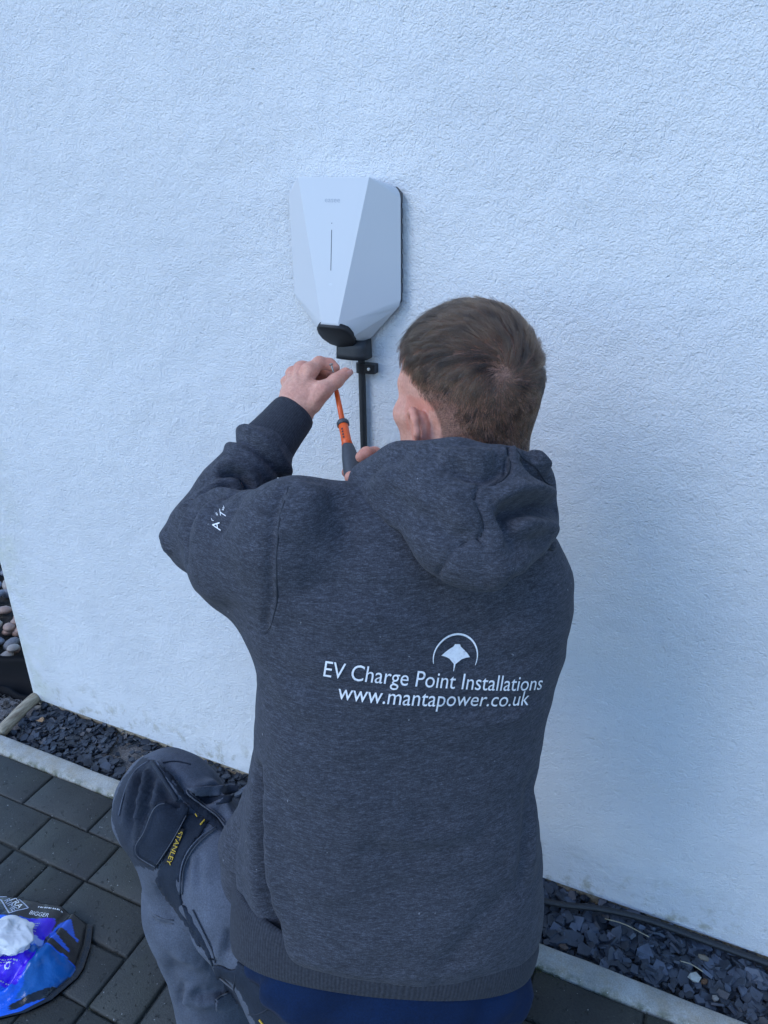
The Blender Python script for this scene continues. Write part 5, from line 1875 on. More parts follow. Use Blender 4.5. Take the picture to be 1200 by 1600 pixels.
for tt, ra in ((-0.03, 0.045), (0.0, 0.044), (0.03, 0.040), (0.055, 0.037), (0.06, 0.033)):
    rr.append(ring_at(WRR + cax2 * (tt - 0.01), ra, ra * 0.9, cs2, cd2, 96, 2.0))
band('cuff', rr, M['rib'], hoodie, 72, 0.003)

# ---- print on the back, laid on the cloth
def lay_on(name, V2, Fc, origin, lat, upv, direction, m, parent, lift=0.0012, bvh=None):
    out = []
    direction = Vector(direction).normalized()
    for x, y in V2:
        p = Vector(origin) + Vector(lat) * x + Vector(upv) * y
        hit, nrm, _, _ = (bvh or hood_bvh).ray_cast(p - direction * 0.35, direction)
        if hit is None:
            hit, nrm, _, _ = (bvh or hood_bvh).find_nearest(p)
        out.append(hit - direction * lift + (nrm * lift if nrm.dot(direction) < 0 else nrm * -lift) * 0.5)
    o = mesh_from(name, out, Fc, m, parent)
    return o
def fine_text(body, size, spacing=1.0, shear=0.0, sx=1.0, cut=0.006):
    """lettering triangulated finely enough to follow the cloth"""
    tv, tf = text_mesh(body, size, spacing, shear, sx)
    bm = bmesh.new()
    vs = [bm.verts.new((x, y, 0)) for x, y in tv]
    for f in tf:
        try:
            bm.faces.new([vs[i] for i in f])
        except ValueError:
            pass
    bmesh.ops.triangulate(bm, faces=bm.faces[:])
    for _ in range(2):
        ed = [e for e in bm.edges if e.calc_length() > cut]
        if ed:
            bmesh.ops.subdivide_edges(bm, edges=ed, cuts=1)
            bmesh.ops.triangulate(bm, faces=bm.faces[:])
    bm.verts.index_update()
    V = [(v.co.x, v.co.y) for v in bm.verts]
    Fc = [tuple(v.index for v in f.verts) for f in bm.faces]
    bm.free()
    return V, Fc
T1, T2 = vec((-0.3575, -0.5829, 0.8773)), vec((-0.1456, -0.4354, 0.8177))
lat_t = T2 - T1
len1 = np.linalg.norm(lat_t)
lat_t /= len1
vd = vec((-0.40, 0.80, -0.43))
up_t = TU - lat_t * (TU @ lat_t)
up_t /= np.linalg.norm(up_t)
tv, tf = fine_text('EV Charge Point Installations', 0.025)
k = len1 / max(v[0] for v in tv)
capk = 0.0178 / max(v[1] for v in tv if v[0] < 0.01)
lay_on('slogan_lettering', [(x * k, y * capk) for x, y in tv], tf, T1, lat_t, up_t, vd, M['print'], hoodie)
T3, T4 = vec((-0.3388, -0.5843, 0.8529)), vec((-0.1544, -0.4572, 0.8073))
lat2 = T4 - T3
len2 = np.linalg.norm(lat2)
lat2 /= len2
tv, tf = fine_text('www.mantapower.co.uk', 0.025)
k = len2 / max(v[0] for v in tv)
lay_on('web_lettering', [(x * k, y * capk * 1.02) for x, y in tv], tf, T3, lat2, up_t, vd, M['print'], hoodie)
# ray emblem under its arc
EM = vec((-0.2321, -0.5006, 0.8876))
V, Fc = [], []
n = 40
for i in range(n + 1):
    a = math.radians(-18 + 218 * i / n)
    tt = i / n
    wd = 0.0017 * (0.25 + 0.75 * math.sin(math.pi * tt) ** 0.7)
    for rr_ in (0.0265 - wd, 0.0265 + wd * 0.35):
        V.append((rr_ * math.cos(a) * 1.0, rr_ * math.sin(a) * 1.0 - 0.003))
for i in range(n):
    Fc.append((2 * i, 2 * i + 1, 2 * i + 3, 2 * i + 2))
b = len(V)
half = [(0.0, 0.0094), (0.0012, 0.0094), (0.0030, 0.0114), (0.0044, 0.0088), (0.0090, 0.0055), (0.0134, 0.0020), (0.0172, -0.0022), (0.0127, -0.0030), (0.0075, -0.0050), (0.0035, -0.0085), (0.0010, -0.0108), (0.0003, -0.0190)]
V += half + [(-x, y) for x, y in half[::-1]]
nh2 = len(half)
for i in range(nh2 - 1):
    Fc.append((b + i, b + i + 1, b + 2 * nh2 - 2 - i, b + 2 * nh2 - 1 - i))
lay_on('ray_emblem', V, Fc, EM, lat_t, up_t, vd, M['print'], hoodie)
# part of the sleeve print that the folds leave in view
sl_bvh = hood_bvh
def sleeve_text(body, px_o, px_x, px_y, size):
    o3, x3, y3 = vec(px_o), vec(px_x), vec(px_y)
    la, ua = x3 - o3, y3 - o3
    la /= np.linalg.norm(la)
    ua /= np.linalg.norm(ua)
    tv, tf = fine_text(body, size, cut=0.004)
    return lay_on('sleeve_lettering', tv, tf, o3, la, ua, vd, M['print'], hoodie)
sleeve_text('A', (-0.5243, -0.5065, 0.9866), (-0.5270, -0.5041, 0.9936), (-0.5359, -0.5107, 0.9889), 0.0155)
sleeve_text('T', (-0.5160, -0.5065, 1.0027), (-0.5200, -0.5048, 1.0096), (-0.5251, -0.5085, 1.0070), 0.0150)
sleeve_text('r', (-0.5352, -0.5065, 0.9965), (-0.5375, -0.5050, 1.0014), (-0.5396, -0.5078, 0.9979), 0.0075)
sleeve_text('e', (-0.5320, -0.5021, 1.0020), (-0.5343, -0.5007, 1.0069), (-0.5366, -0.5032, 1.0042), 0.0075)
sleeve_text('w', (-0.5266, -0.4972, 1.0068), (-0.5269, -0.4947, 1.0117), (-0.5314, -0.4979, 1.0096), 0.0075)

# ------------------------------------------------------------------ shirt tail under the hem
rr = []
th = np.linspace(0, 2 * math.pi, 140, endpoint=False)
for dz, s_, dn in ((0.03, 0.93, 0.0), (-0.006, 0.985, 0.0), (-0.018, 1.005, 0.006), (-0.030, 1.000, 0.012), (-0.042, 0.985, 0.016), (-0.050, 0.965, 0.016)):
    rg = ring_at(hem_c + TU * dz, 0.193 * s_, 0.128 * s_, hl_, hd, 140)
    back = np.clip(-np.sin(th), 0, 1)
    rg -= TU * (0.016 * back * (1 if dz < 0 else 0))[:, None]
    wv = (np.sin(th * 7 + 1) * 0.005 + np.sin(th * 15 + dz * 60) * 0.003) * (1 if dz < 0 else 0.2)
    rg = rg + wv[:, None] * (rg - hem_c) / 0.15
    rr.append(rg)
band('shirt_tail', rr, M['shirt'], man, 10, 0.002)

# ------------------------------------------------------------------ trousers
HIPL, HIPR = vec((-0.3893, -0.5731, 0.3369)), vec((-0.2267, -0.4883, 0.3069))
KNL = vec((-0.6905, -0.5058, 0.4676))
ANL = vec((-0.600, -0.575, 0.09))
KNR = vec((-0.36, -0.17, 0.085))
ANR = vec((-0.16, -0.50, 0.09))
TR = Field(vec((-1.0, -0.95, 0.02)), vec((0.08, 0.02, 0.66)), 0.0045)
TR.cone(HIPL - TU * 0.02, HIPR - TU * 0.02, 0.098, 0.094, 0.0)
TR.cone(hem_c + TU * 0.04, hem_c - TU * 0.05, 0.105, 0.105, 0.04)
mid = HIPL + (KNL - HIPL) * 0.45
TR.chain([HIPL, mid, KNL], [0.100, 0.090, 0.072], 0.03)
TR.ellipsoid(KNL + vec((-0.012, 0.0, 0.006)), np.eye(3), (0.074, 0.074, 0.076), 0.03)
shm = KNL + (ANL - KNL) * 0.45
TR.chain([KNL, shm, ANL], [0.072, 0.070, 0.060], 0.03)
midr = (HIPR + KNR) / 2
TR.chain([HIPR, midr, KNR], [0.092, 0.084, 0.070], 0.03)
TR.chain([KNR, (KNR + ANR) / 2, ANR], [0.070, 0.064, 0.052], 0.03)
pv_, pq_ = TR.mesh()
pv_ = laplace(pv_, pq_, 3)
pn_ = normals(pv_, pq_)
pv_ += pn_ * (fbm(pv_, 13.0, 6.0) * 0.005 + fbm(pv_, 30.0, 3.0) * 0.0018)[:, None]
pn_ = normals(pv_, pq_)
LEG_D = Vector((-0.54, 0.52, -0.66)).normalized()
leg0 = BVHTree.FromPolygons([Vector(v) for v in pv_], [tuple(q) for q in pq_.tolist()])
def to_leg(bvh, p, lift=0.0):
    """the point of the trouser leg under p, seen from above and outside"""
    hit, nn, _, _ = bvh.ray_cast(Vector(p) - LEG_D * 0.10, LEG_D)
    if hit is None or (hit - Vector(p)).length > 0.12:
        hit, nn, _, _ = bvh.find_nearest(Vector(p))
    return np.array(hit - LEG_D * lift)
def ST(pts, amp, w):
    stroke(pv_, pn_, [to_leg(leg0, q) for q in pts], amp, w)
ST([(-0.6964, -0.5325, 0.5742), (-0.7035, -0.5423, 0.5618), (-0.7056, -0.5604, 0.5288), (-0.7038, -0.5746, 0.4996), (-0.6997, -0.5889, 0.4685)], -0.012, 0.0065)
ST([(-0.6935, -0.5323, 0.5721), (-0.6965, -0.5380, 0.5638), (-0.6985, -0.5539, 0.5348), (-0.6969, -0.5693, 0.5038), (-0.6942, -0.5842, 0.4726)], 0.012, 0.007)
ST([(-0.6855, -0.5318, 0.5658), (-0.6881, -0.5448, 0.5430), (-0.6881, -0.5577, 0.5181), (-0.6895, -0.5691, 0.4974)], -0.01, 0.0065)
ST([(-0.6787, -0.5330, 0.5574), (-0.6804, -0.5456, 0.5346), (-0.6798, -0.5539, 0.5180)], 0.01, 0.0065)
ST([(-0.7057, -0.5400, 0.5681), (-0.7136, -0.5566, 0.5434), (-0.7154, -0.5725, 0.5144), (-0.7140, -0.5847, 0.4895)], 0.007, 0.007)
ST([(-0.7177, -0.5585, 0.5434), (-0.7197, -0.5744, 0.5144), (-0.7179, -0.5843, 0.4937)], -0.006, 0.006)
ST([(-0.6715, -0.5351, 0.5469), (-0.6620, -0.5371, 0.5343), (-0.6540, -0.5372, 0.5270)], -0.006, 0.005)
ST([(-0.6871, -0.5250, 0.5803), (-0.6761, -0.5275, 0.5657), (-0.6559, -0.5279, 0.5467), (-0.6383, -0.5283, 0.5299)], 0.01, 0.008)
ST([(-0.6771, -0.5221, 0.5770), (-0.6578, -0.5234, 0.5571), (-0.6373, -0.5247, 0.5361)], -0.007, 0.006)
ST([(-0.6171, -0.5391, 0.5606), (-0.5812, -0.5207, 0.5638), (-0.5430, -0.5019, 0.5657)], 0.012, 0.008)
ST([(-0.5998, -0.5441, 0.5590), (-0.5736, -0.5320, 0.5586), (-0.5500, -0.5196, 0.5613)], -0.012, 0.008)
ST([(-0.5787, -0.5474, 0.5570), (-0.5590, -0.5376, 0.5581), (-0.5412, -0.5291, 0.5584)], 0.007, 0.007)
ST([(-0.5707, -0.5549, 0.5354), (-0.5557, -0.5454, 0.5403), (-0.5435, -0.5403, 0.5391)], -0.006, 0.006)
ST([(-0.5835, -0.5902, 0.5023), (-0.5831, -0.6012, 0.4807), (-0.5778, -0.6120, 0.4551)], -0.004, 0.0045)
ST([(-0.5780, -0.5867, 0.5042), (-0.5765, -0.5982, 0.4806), (-0.5712, -0.6090, 0.4550)], 0.004, 0.005)
ST([(-0.5697, -0.5839, 0.5021), (-0.5687, -0.5946, 0.4805), (-0.5630, -0.6052, 0.4549)], -0.003, 0.005)
ST([(-0.5869, -0.6185, 0.4509), (-0.5934, -0.6060, 0.4808), (-0.5898, -0.5921, 0.5044), (-0.5741, -0.5737, 0.5258), (-0.5562, -0.5603, 0.5354)], 0.006, 0.006)
ST([(-0.5209, -0.6243, 0.3802), (-0.5197, -0.6138, 0.3993), (-0.5208, -0.6044, 0.4185)], -0.01, 0.006)
ST([(-0.5321, -0.6247, 0.3661), (-0.5332, -0.6152, 0.3855), (-0.5310, -0.6067, 0.3999)], 0.006, 0.007)
ST([(-0.6255, -0.6238, 0.4518), (-0.6007, -0.6275, 0.4225), (-0.5714, -0.6278, 0.3956), (-0.5484, -0.6272, 0.3760)], -0.014, 0.01)
ST([(-0.6730, -0.6003, 0.3518), (-0.6557, -0.5971, 0.3425), (-0.6398, -0.5904, 0.3410)], 0.004, 0.004)
ST([(-0.6695, -0.6028, 0.3440), (-0.6534, -0.5987, 0.3373), (-0.6391, -0.5921, 0.3371)], -0.004, 0.004)
ST([(-0.6160, -0.6095, 0.2358), (-0.6200, -0.6223, 0.2147), (-0.6189, -0.6286, 0.2015), (-0.6098, -0.6313, 0.1882)], -0.01, 0.006)
ST([(-0.6097, -0.6093, 0.2304), (-0.6129, -0.6204, 0.2120), (-0.6123, -0.6256, 0.2014)], 0.008, 0.008)
ST([(-0.6450, -0.6011, 0.2782), (-0.6370, -0.6123, 0.2492), (-0.6302, -0.6243, 0.2201)], -0.006, 0.012)
ST([(-0.5947, -0.6301, 0.2240), (-0.5679, -0.6198, 0.2197), (-0.5453, -0.6073, 0.2233)], 0.01, 0.009)
ST([(-0.5959, -0.6273, 0.2304), (-0.5694, -0.6164, 0.2275), (-0.5467, -0.6040, 0.2311)], -0.008, 0.009)
ST([(-0.6200, -0.6214, 0.3105), (-0.5916, -0.6162, 0.2949), (-0.5666, -0.6100, 0.2843)], 0.005, 0.014)
ST([(-0.6120, -0.6256, 0.2951), (-0.5887, -0.6229, 0.2795), (-0.5617, -0.6144, 0.2715)], -0.004, 0.014)
pv_ = laplace(pv_, pq_, 1, 0.4)
trousers = np_mesh('trousers', pv_, pq_, M['trouser'], man)
tr_bvh = BVHTree.FromPolygons([Vector(v) for v in pv_], [tuple(q) for q in pq_.tolist()])
pn_ = normals(pv_, pq_)

def inside(P2, poly):
    x, y = P2[:, 0], P2[:, 1]
    c = np.zeros(len(P2), bool)
    n = len(poly)
    for i in range(n):
        x1, y1 = poly[i]
        x2, y2 = poly[(i + 1) % n]
        m = ((y1 > y) != (y2 > y)) & (x < (x2 - x1) * (y - y1) / (y2 - y1 + 1e-12) + x1)
        c ^= m
    return c

def cloth_patch(name, outline, m, lift=0.003, thick=0.003, step=0.006, bulge=0.0, parent=None, sharp=False):
    """a piece of cloth sewn on the trousers: its outline is laid on the leg and filled with a fine mesh"""
    if sharp:
        O = []
        for i in range(len(outline)):
            a_, b_ = vec(outline[i]), vec(outline[(i + 1) % len(outline)])
            O += [a_ + (b_ - a_) * q / 4 for q in range(4)]
        O = np.array(O)
    else:
        O = np.array(smooth_path(list(outline) + [outline[0]], 5))[:-1]
    c = O.mean(0)
    nrm = -np.array(LEG_D)
    O = O - ((O - c) @ nrm)[:, None] * nrm
    e1 = np.cross(nrm, vec((0, 0, 1)))
    e1 /= np.linalg.norm(e1)
    e2 = np.cross(nrm, e1)
    P2 = np.stack([(O - c) @ e1, (O - c) @ e2], 1)
    lo, hi = P2.min(0), P2.max(0)
    bm = bmesh.new()
    nx_, ny_ = [int(q) + 2 for q in (hi - lo) / step]
    gx = np.linspace(lo[0], hi[0], nx_)
    gy = np.linspace(lo[1], hi[1], ny_)
    G2 = np.stack(np.meshgrid(gx, gy, indexing='ij'), -1)
    ins_ = inside(G2.reshape(-1, 2), P2).reshape(nx_, ny_)
    # pull the outermost grid points onto the outline
    keep = np.zeros((nx_, ny_), bool)
    for i in range(nx_ - 1):
        for j in range(ny_ - 1):
            if ins_[i:i + 2, j:j + 2].sum() >= 2:
                keep[i:i + 2, j:j + 2] = True
    vid = {}
    D = Vector(-nrm)
    Hh = np.full((nx_, ny_), np.nan)
    PP = {}
    for i, j in np.argwhere(keep):
        p2 = G2[i, j]
        if not ins_[i, j]:
            best = None
            for q in range(len(P2)):
                a_, b_ = P2[q], P2[(q + 1) % len(P2)]
                ab = b_ - a_
                t_ = min(1, max(0, ((p2 - a_) @ ab) / max(1e-12, ab @ ab)))
                w_ = a_ + ab * t_
                dd = np.linalg.norm(w_ - p2)
                if best is None or dd < best[0]:
                    best = (dd, w_)
            p2 = best[1]
        p = Vector(c + e1 * p2[0] + e2 * p2[1])
        hit, nn, _, _ = tr_bvh.ray_cast(p - D * 0.12, D)
        PP[(i, j)] = (p, min(1.0, min(np.linalg.norm(P2 - p2, axis=1)) / 0.02))
        if hit is not None:
            Hh[i, j] = (hit - p).dot(Vector(nrm))
    for _ in range(3):
        H2 = Hh.copy()
        for i, j in PP:
            w_ = Hh[max(0, i - 2):i + 3, max(0, j - 2):j + 3]
            med = np.nanmedian(w_) if np.isfinite(w_).any() else 0.0
            if not np.isfinite(Hh[i, j]) or abs(Hh[i, j] - med) > 0.006:
                H2[i, j] = med
        Hh = H2
    for (i, j), (p, ef) in PP.items():
        vid[(i, j)] = bm.verts.new(p + Vector(nrm) * (Hh[i, j] + lift + bulge * ef))
    for i in range(nx_ - 1):
        for j in range(ny_ - 1):
            if ins_[i:i + 2, j:j + 2].sum() >= 2:
                bm.faces.new((vid[(i, j)], vid[(i + 1, j)], vid[(i + 1, j + 1)], vid[(i, j + 1)]))
    for _ in range(3):
        bmesh.ops.smooth_vert(bm, verts=[v for v in bm.verts if not v.is_boundary], factor=0.5, use_axis_x=True, use_axis_y=True, use_axis_z=True)
    bmesh.ops.remove_doubles(bm, verts=bm.verts[:], dist=0.0004)
    o = from_bm(name, bm, m, parent or trousers, smooth=True)
    s_ = o.modifiers.new('t', 'SOLIDIFY')
    s_.thickness = thick
    s_.offset = 0
    return o
def on_leg(p, lift=0.003):
    hit, nn, _, _ = tr_bvh.find_nearest(Vector(p))
    return np.array(hit + nn * lift)
def stitch(name, pts, rad, m, parent=None, lift=0.003):
    P = np.array([to_leg(tr_bvh, p, lift) for p in smooth_path(pts, 6)])
    for _ in range(3):
        P[1:-1] = 0.25 * P[:-2] + 0.5 * P[1:-1] + 0.25 * P[2:]
    return tube(name, P, rad, m, parent or trousers, 6)

M['mid'] = cloth('worn_blue_grey_panel', (0.030, 0.036, 0.049))
trousers.data.materials.append(M['mid'])
kp = np.array([(-0.7338, -0.5852, 0.5063), (-0.7348, -0.5771, 0.5229), (-0.7284, -0.5569, 0.5560), (-0.7071, -0.5310, 0.5868), (-0.6906, -0.5256, 0.5824), (-0.6835, -0.5277, 0.5719), (-0.6696, -0.5309, 0.5531), (-0.6512, -0.5332, 0.5321), (-0.6371, -0.5310, 0.5236), (-0.6290, -0.5326, 0.5132), (-0.6601, -0.5879, 0.4348), (-0.6818, -0.5957, 0.4393), (-0.6915, -0.6023, 0.4352), (-0.7115, -0.5964, 0.4646)])
kc = kp.mean(0)
kn = -np.array(LEG_D)
k1 = np.cross(kn, vec((0, 0, 1)))
k1 /= np.linalg.norm(k1)
k2 = np.cross(kn, k1)
fc_ = pv_[pq_].mean(1)
fn_ = pn_[pq_].mean(1)
Q2 = np.stack([(fc_ - kc) @ k1, (fc_ - kc) @ k2], 1)
sel_ = inside(Q2, np.stack([(kp - kc) @ k1, (kp - kc) @ k2], 1)) & (fn_ @ kn > -0.35) & (np.abs((fc_ - kc) @ kn) < 0.14)
mi = np.zeros(len(pq_), np.int32)
mi[sel_] = 1
trousers.data.polygons.foreach_set('material_index', mi)
cloth_patch('stretch_panel', [(-0.6650, -0.5434, 0.5955), (-0.6581, -0.5397, 0.5965), (-0.6397, -0.5401, 0.5791), (-0.6229, -0.5423, 0.5596), (-0.6065, -0.5410, 0.5473), (-0.5908, -0.5380, 0.5391), (-0.5731, -0.5366, 0.5257), (-0.5548, -0.5397, 0.5033), (-0.5713, -0.5437, 0.5106), (-0.5946, -0.5460, 0.5270), (-0.6125, -0.5469, 0.5414), (-0.6232, -0.5472, 0.5506), (-0.6435, -0.5455, 0.5720)], M['navy'], 0.0015, 0.002, step=0.005, bulge=0.0, sharp=True)
cloth_patch('label_strip', [(-0.6098, -0.5596, 0.5380), (-0.5983, -0.5539, 0.5387), (-0.5771, -0.5497, 0.5276), (-0.5913, -0.5679, 0.5054), (-0.6021, -0.5844, 0.4832), (-0.6036, -0.5972, 0.4601), (-0.5987, -0.6086, 0.4335), (-0.5878, -0.6131, 0.4151), (-0.5732, -0.6171, 0.3943), (-0.5560, -0.6221, 0.3692), (-0.5606, -0.6254, 0.3668), (-0.5799, -0.6223, 0.3902), (-0.6065, -0.6208, 0.4171), (-0.6255, -0.6184, 0.4388), (-0.6338, -0.6153, 0.4522), (-0.6315, -0.6066, 0.4671), (-0.6256, -0.5901, 0.4935), (-0.6166, -0.5739, 0.5165)], M['navy'], 0.0025, 0.003, step=0.005, bulge=0.0, sharp=True)
cloth_patch('knee_pocket', [(-0.6556, -0.5506, 0.5379), (-0.6469, -0.5491, 0.5328), (-0.6337, -0.5482, 0.5229), (-0.6335, -0.5412, 0.5361), (-0.6212, -0.5390, 0.5293), (-0.6221, -0.5449, 0.5186), (-0.6341, -0.5674, 0.4861), (-0.6518, -0.5949, 0.4491), (-0.6676, -0.5982, 0.4568), (-0.6827, -0.6004, 0.4663), (-0.6864, -0.5947, 0.4806), (-0.6786, -0.5816, 0.4989), (-0.6732, -0.5653, 0.5255), (-0.6658, -0.5566, 0.5356)], M['navy'], 0.006, 0.004, step=0.005, bulge=0.006, sharp=True)
cloth_patch('pocket_flap', [(-0.6138, -0.5440, 0.5717), (-0.6045, -0.5387, 0.5736), (-0.5766, -0.5252, 0.5745), (-0.5367, -0.5058, 0.5759), (-0.5387, -0.5123, 0.5651), (-0.5482, -0.5183, 0.5621), (-0.5741, -0.5309, 0.5612), (-0.6003, -0.5430, 0.5615)], M['trouser'], 0.004, 0.003, step=0.005, bulge=0.003, sharp=True)
cloth_patch('pocket_lining', [(-0.5991, -0.5428, 0.5608), (-0.5740, -0.5312, 0.5604), (-0.5462, -0.5174, 0.5620), (-0.5493, -0.5240, 0.5522), (-0.5680, -0.5337, 0.5503), (-0.5851, -0.5418, 0.5502)], M['navy'], 0.001, 0.002, step=0.005, bulge=0.0, sharp=True)
cloth_patch('thigh_gusset', [(-0.5890, -0.6173, 0.4316), (-0.5750, -0.6128, 0.4275), (-0.5549, -0.6189, 0.3978), (-0.5416, -0.6228, 0.3783), (-0.5356, -0.6288, 0.3614), (-0.5408, -0.6314, 0.3609), (-0.5515, -0.6280, 0.3772), (-0.5725, -0.6251, 0.4017)], M['navy'], 0.002, 0.002, step=0.005, bulge=0.0, sharp=True)
cloth_patch('tool_pocket', [(-0.5306, -0.6340, 0.3703), (-0.5182, -0.6305, 0.3658), (-0.5052, -0.6260, 0.3627), (-0.5055, -0.6187, 0.3771), (-0.4855, -0.6130, 0.3702), (-0.4546, -0.6143, 0.3399), (-0.4243, -0.6145, 0.3120), (-0.4060, -0.6235, 0.2782), (-0.4869, -0.6632, 0.2745), (-0.4955, -0.6486, 0.3105), (-0.5095, -0.6476, 0.3251), (-0.5247, -0.6410, 0.3515)], M['navy'], 0.004, 0.003, step=0.005, bulge=0.0, sharp=True)
cloth_patch('pocket_edge', [(-0.5225, -0.6471, 0.2671), (-0.5057, -0.6364, 0.2726), (-0.4954, -0.6314, 0.2730), (-0.4785, -0.6377, 0.2457), (-0.5181, -0.6559, 0.2462)], M['trouser'], 0.007, 0.003, step=0.005, bulge=0.0, sharp=True)
stitch('knee_welt', [(-0.6863, -0.5333, 0.5871), (-0.6752, -0.5344, 0.5750), (-0.6626, -0.5365, 0.5595), (-0.6493, -0.5385, 0.5438), (-0.6425, -0.5401, 0.5345)], 0.0034, M['mid'], lift=0.0018)
stitch('seam', [(-0.6790, -0.5300, 0.5870), (-0.6695, -0.5318, 0.5750), (-0.6564, -0.5337, 0.5594), (-0.6423, -0.5347, 0.5447), (-0.6323, -0.5349, 0.5354)], 0.0013, M['trouser'], lift=0.0006)
stitch('seam', [(-0.6199, -0.5393, 0.5627), (-0.6163, -0.5408, 0.5565), (-0.5930, -0.5383, 0.5405), (-0.5748, -0.5356, 0.5293), (-0.5634, -0.5364, 0.5175), (-0.5538, -0.5380, 0.5057)], 0.0013, M['thread'], lift=0.003)
stitch('seam', [(-0.6155, -0.5369, 0.5634), (-0.6112, -0.5385, 0.5565), (-0.5892, -0.5359, 0.5416), (-0.5719, -0.5338, 0.5301), (-0.5608, -0.5341, 0.5195)], 0.0008, M['thread'], lift=0.0022)
stitch('seam', [(-0.6705, -0.5267, 0.5856), (-0.6544, -0.5182, 0.5875), (-0.6394, -0.5126, 0.5848), (-0.6307, -0.5097, 0.5826)], 0.0013, M['navy'], lift=0.0004)
stitch('seam', [(-0.7027, -0.5235, 0.5737), (-0.7147, -0.5336, 0.5651), (-0.7242, -0.5467, 0.5485), (-0.7280, -0.5614, 0.5235), (-0.7288, -0.5737, 0.5005)], 0.0012, M['trouser'], lift=0.0006)
stitch('seam', [(-0.6522, -0.5546, 0.5389), (-0.6608, -0.5597, 0.5369), (-0.6672, -0.5675, 0.5276), (-0.6727, -0.5834, 0.5018), (-0.6802, -0.5956, 0.4851), (-0.6774, -0.6011, 0.4720), (-0.6648, -0.5995, 0.4637), (-0.6496, -0.5961, 0.4565)], 0.0007, M['thread'], lift=0.0175)
stitch('seam', [(-0.6154, -0.5542, 0.5299), (-0.6275, -0.5759, 0.4990), (-0.6426, -0.5995, 0.4671)], 0.0007, M['thread'], lift=0.0165)
stitch('seam', [(-0.5562, -0.5603, 0.5354), (-0.5721, -0.5727, 0.5258), (-0.5866, -0.5886, 0.5082), (-0.5925, -0.6036, 0.4847), (-0.5883, -0.6189, 0.4513)], 0.0012, M['trouser'], lift=0.0042)
stitch('seam', [(-0.5574, -0.5629, 0.5314), (-0.5704, -0.5740, 0.5218), (-0.5831, -0.5885, 0.5053), (-0.5893, -0.6031, 0.4827), (-0.5851, -0.6175, 0.4513)], 0.0009, M['thread'], lift=0.003)
stitch('seam', [(-0.5493, -0.6265, 0.3780), (-0.5430, -0.6297, 0.3662), (-0.5359, -0.6327, 0.3541), (-0.5286, -0.6381, 0.3371), (-0.5187, -0.6423, 0.3201), (-0.5108, -0.6436, 0.3103), (-0.5013, -0.6455, 0.2981)], 0.0016, M['thread'], lift=0.0055)
stitch('seam', [(-0.5750, -0.6128, 0.4275), (-0.5552, -0.6184, 0.3990), (-0.5416, -0.6228, 0.3783), (-0.5351, -0.6279, 0.3625)], 0.001, M['mid'], lift=0.0035)
stitch('seam', [(-0.5225, -0.6471, 0.2671), (-0.5152, -0.6420, 0.2703), (-0.5057, -0.6364, 0.2726)], 0.0013, M['thread'], lift=0.0095)
stitch('seam', [(-0.4546, -0.6143, 0.3399), (-0.4669, -0.6292, 0.3221), (-0.4791, -0.6410, 0.3103)], 0.0008, M['mid'], lift=0.007)
stitch('seam', [(-0.5044, -0.6260, 0.3621), (-0.5004, -0.6372, 0.3369), (-0.4936, -0.6477, 0.3105)], 0.0012, M['mid'], lift=0.0062)
stitch('seam', [(-0.6734, -0.6008, 0.3513), (-0.6559, -0.5967, 0.3433), (-0.6399, -0.5902, 0.3415)], 0.0009, M['thread'], lift=0.0006)
stitch('seam', [(-0.6714, -0.6026, 0.3461), (-0.6543, -0.5990, 0.3376), (-0.6389, -0.5925, 0.3363)], 0.0009, M['thread'], lift=0.0006)
stitch('yellow_bar_tack', [(-0.5765, -0.5679, 0.5391), (-0.5714, -0.5623, 0.5453)], 0.0012, M['yellow'], lift=0.0065)
stitch('yellow_bar_tack', [(-0.5914, -0.5590, 0.5461), (-0.5883, -0.5596, 0.5421)], 0.0008, M['yellow'], lift=0.0062)
stitch('yellow_bar_tack', [(-0.4685, -0.6356, 0.3113), (-0.4496, -0.6361, 0.2931)], 0.0014, M['yellow'], lift=0.0078)
stitch('yellow_bar_tack', [(-0.4934, -0.6437, 0.2944), (-0.4878, -0.6453, 0.2864)], 0.0008, M['yellow'], lift=0.01)
# woven brand label
cloth_patch('brand_label', [(-0.6130, -0.5742, 0.5245), (-0.6044, -0.5707, 0.5236), (-0.6154, -0.5993, 0.4783), (-0.6239, -0.6030, 0.4789)], plain('label_black', (0.010, 0.010, 0.012), 0.7), 0.0065, 0.001, step=0.003, sharp=True)
tv, tf = fine_text('STANLEY', 0.012, cut=0.004)
o3, x3, y3 = [vec(q) for q in [(-0.6125, -0.5753, 0.5221), (-0.6216, -0.6016, 0.4794), (-0.6067, -0.5736, 0.5200)]]
o3, x3, y3 = [to_leg(tr_bvh, q) for q in (o3, x3, y3)]
la = x3 - o3
ln = np.linalg.norm(la)
la /= ln
ua = y3 - o3
ua = ua - la * (ua @ la)
hgt = np.linalg.norm(ua)
ua /= hgt
wt, ht = max(v[0] for v in tv), max(v[1] for v in tv)
mesh_from('brand_lettering', [to_leg(tr_bvh, o3 + la * (x / wt * ln) + ua * (y / ht * hgt), 0.0085) for x, y in tv], tf, M['yellow'], trousers)

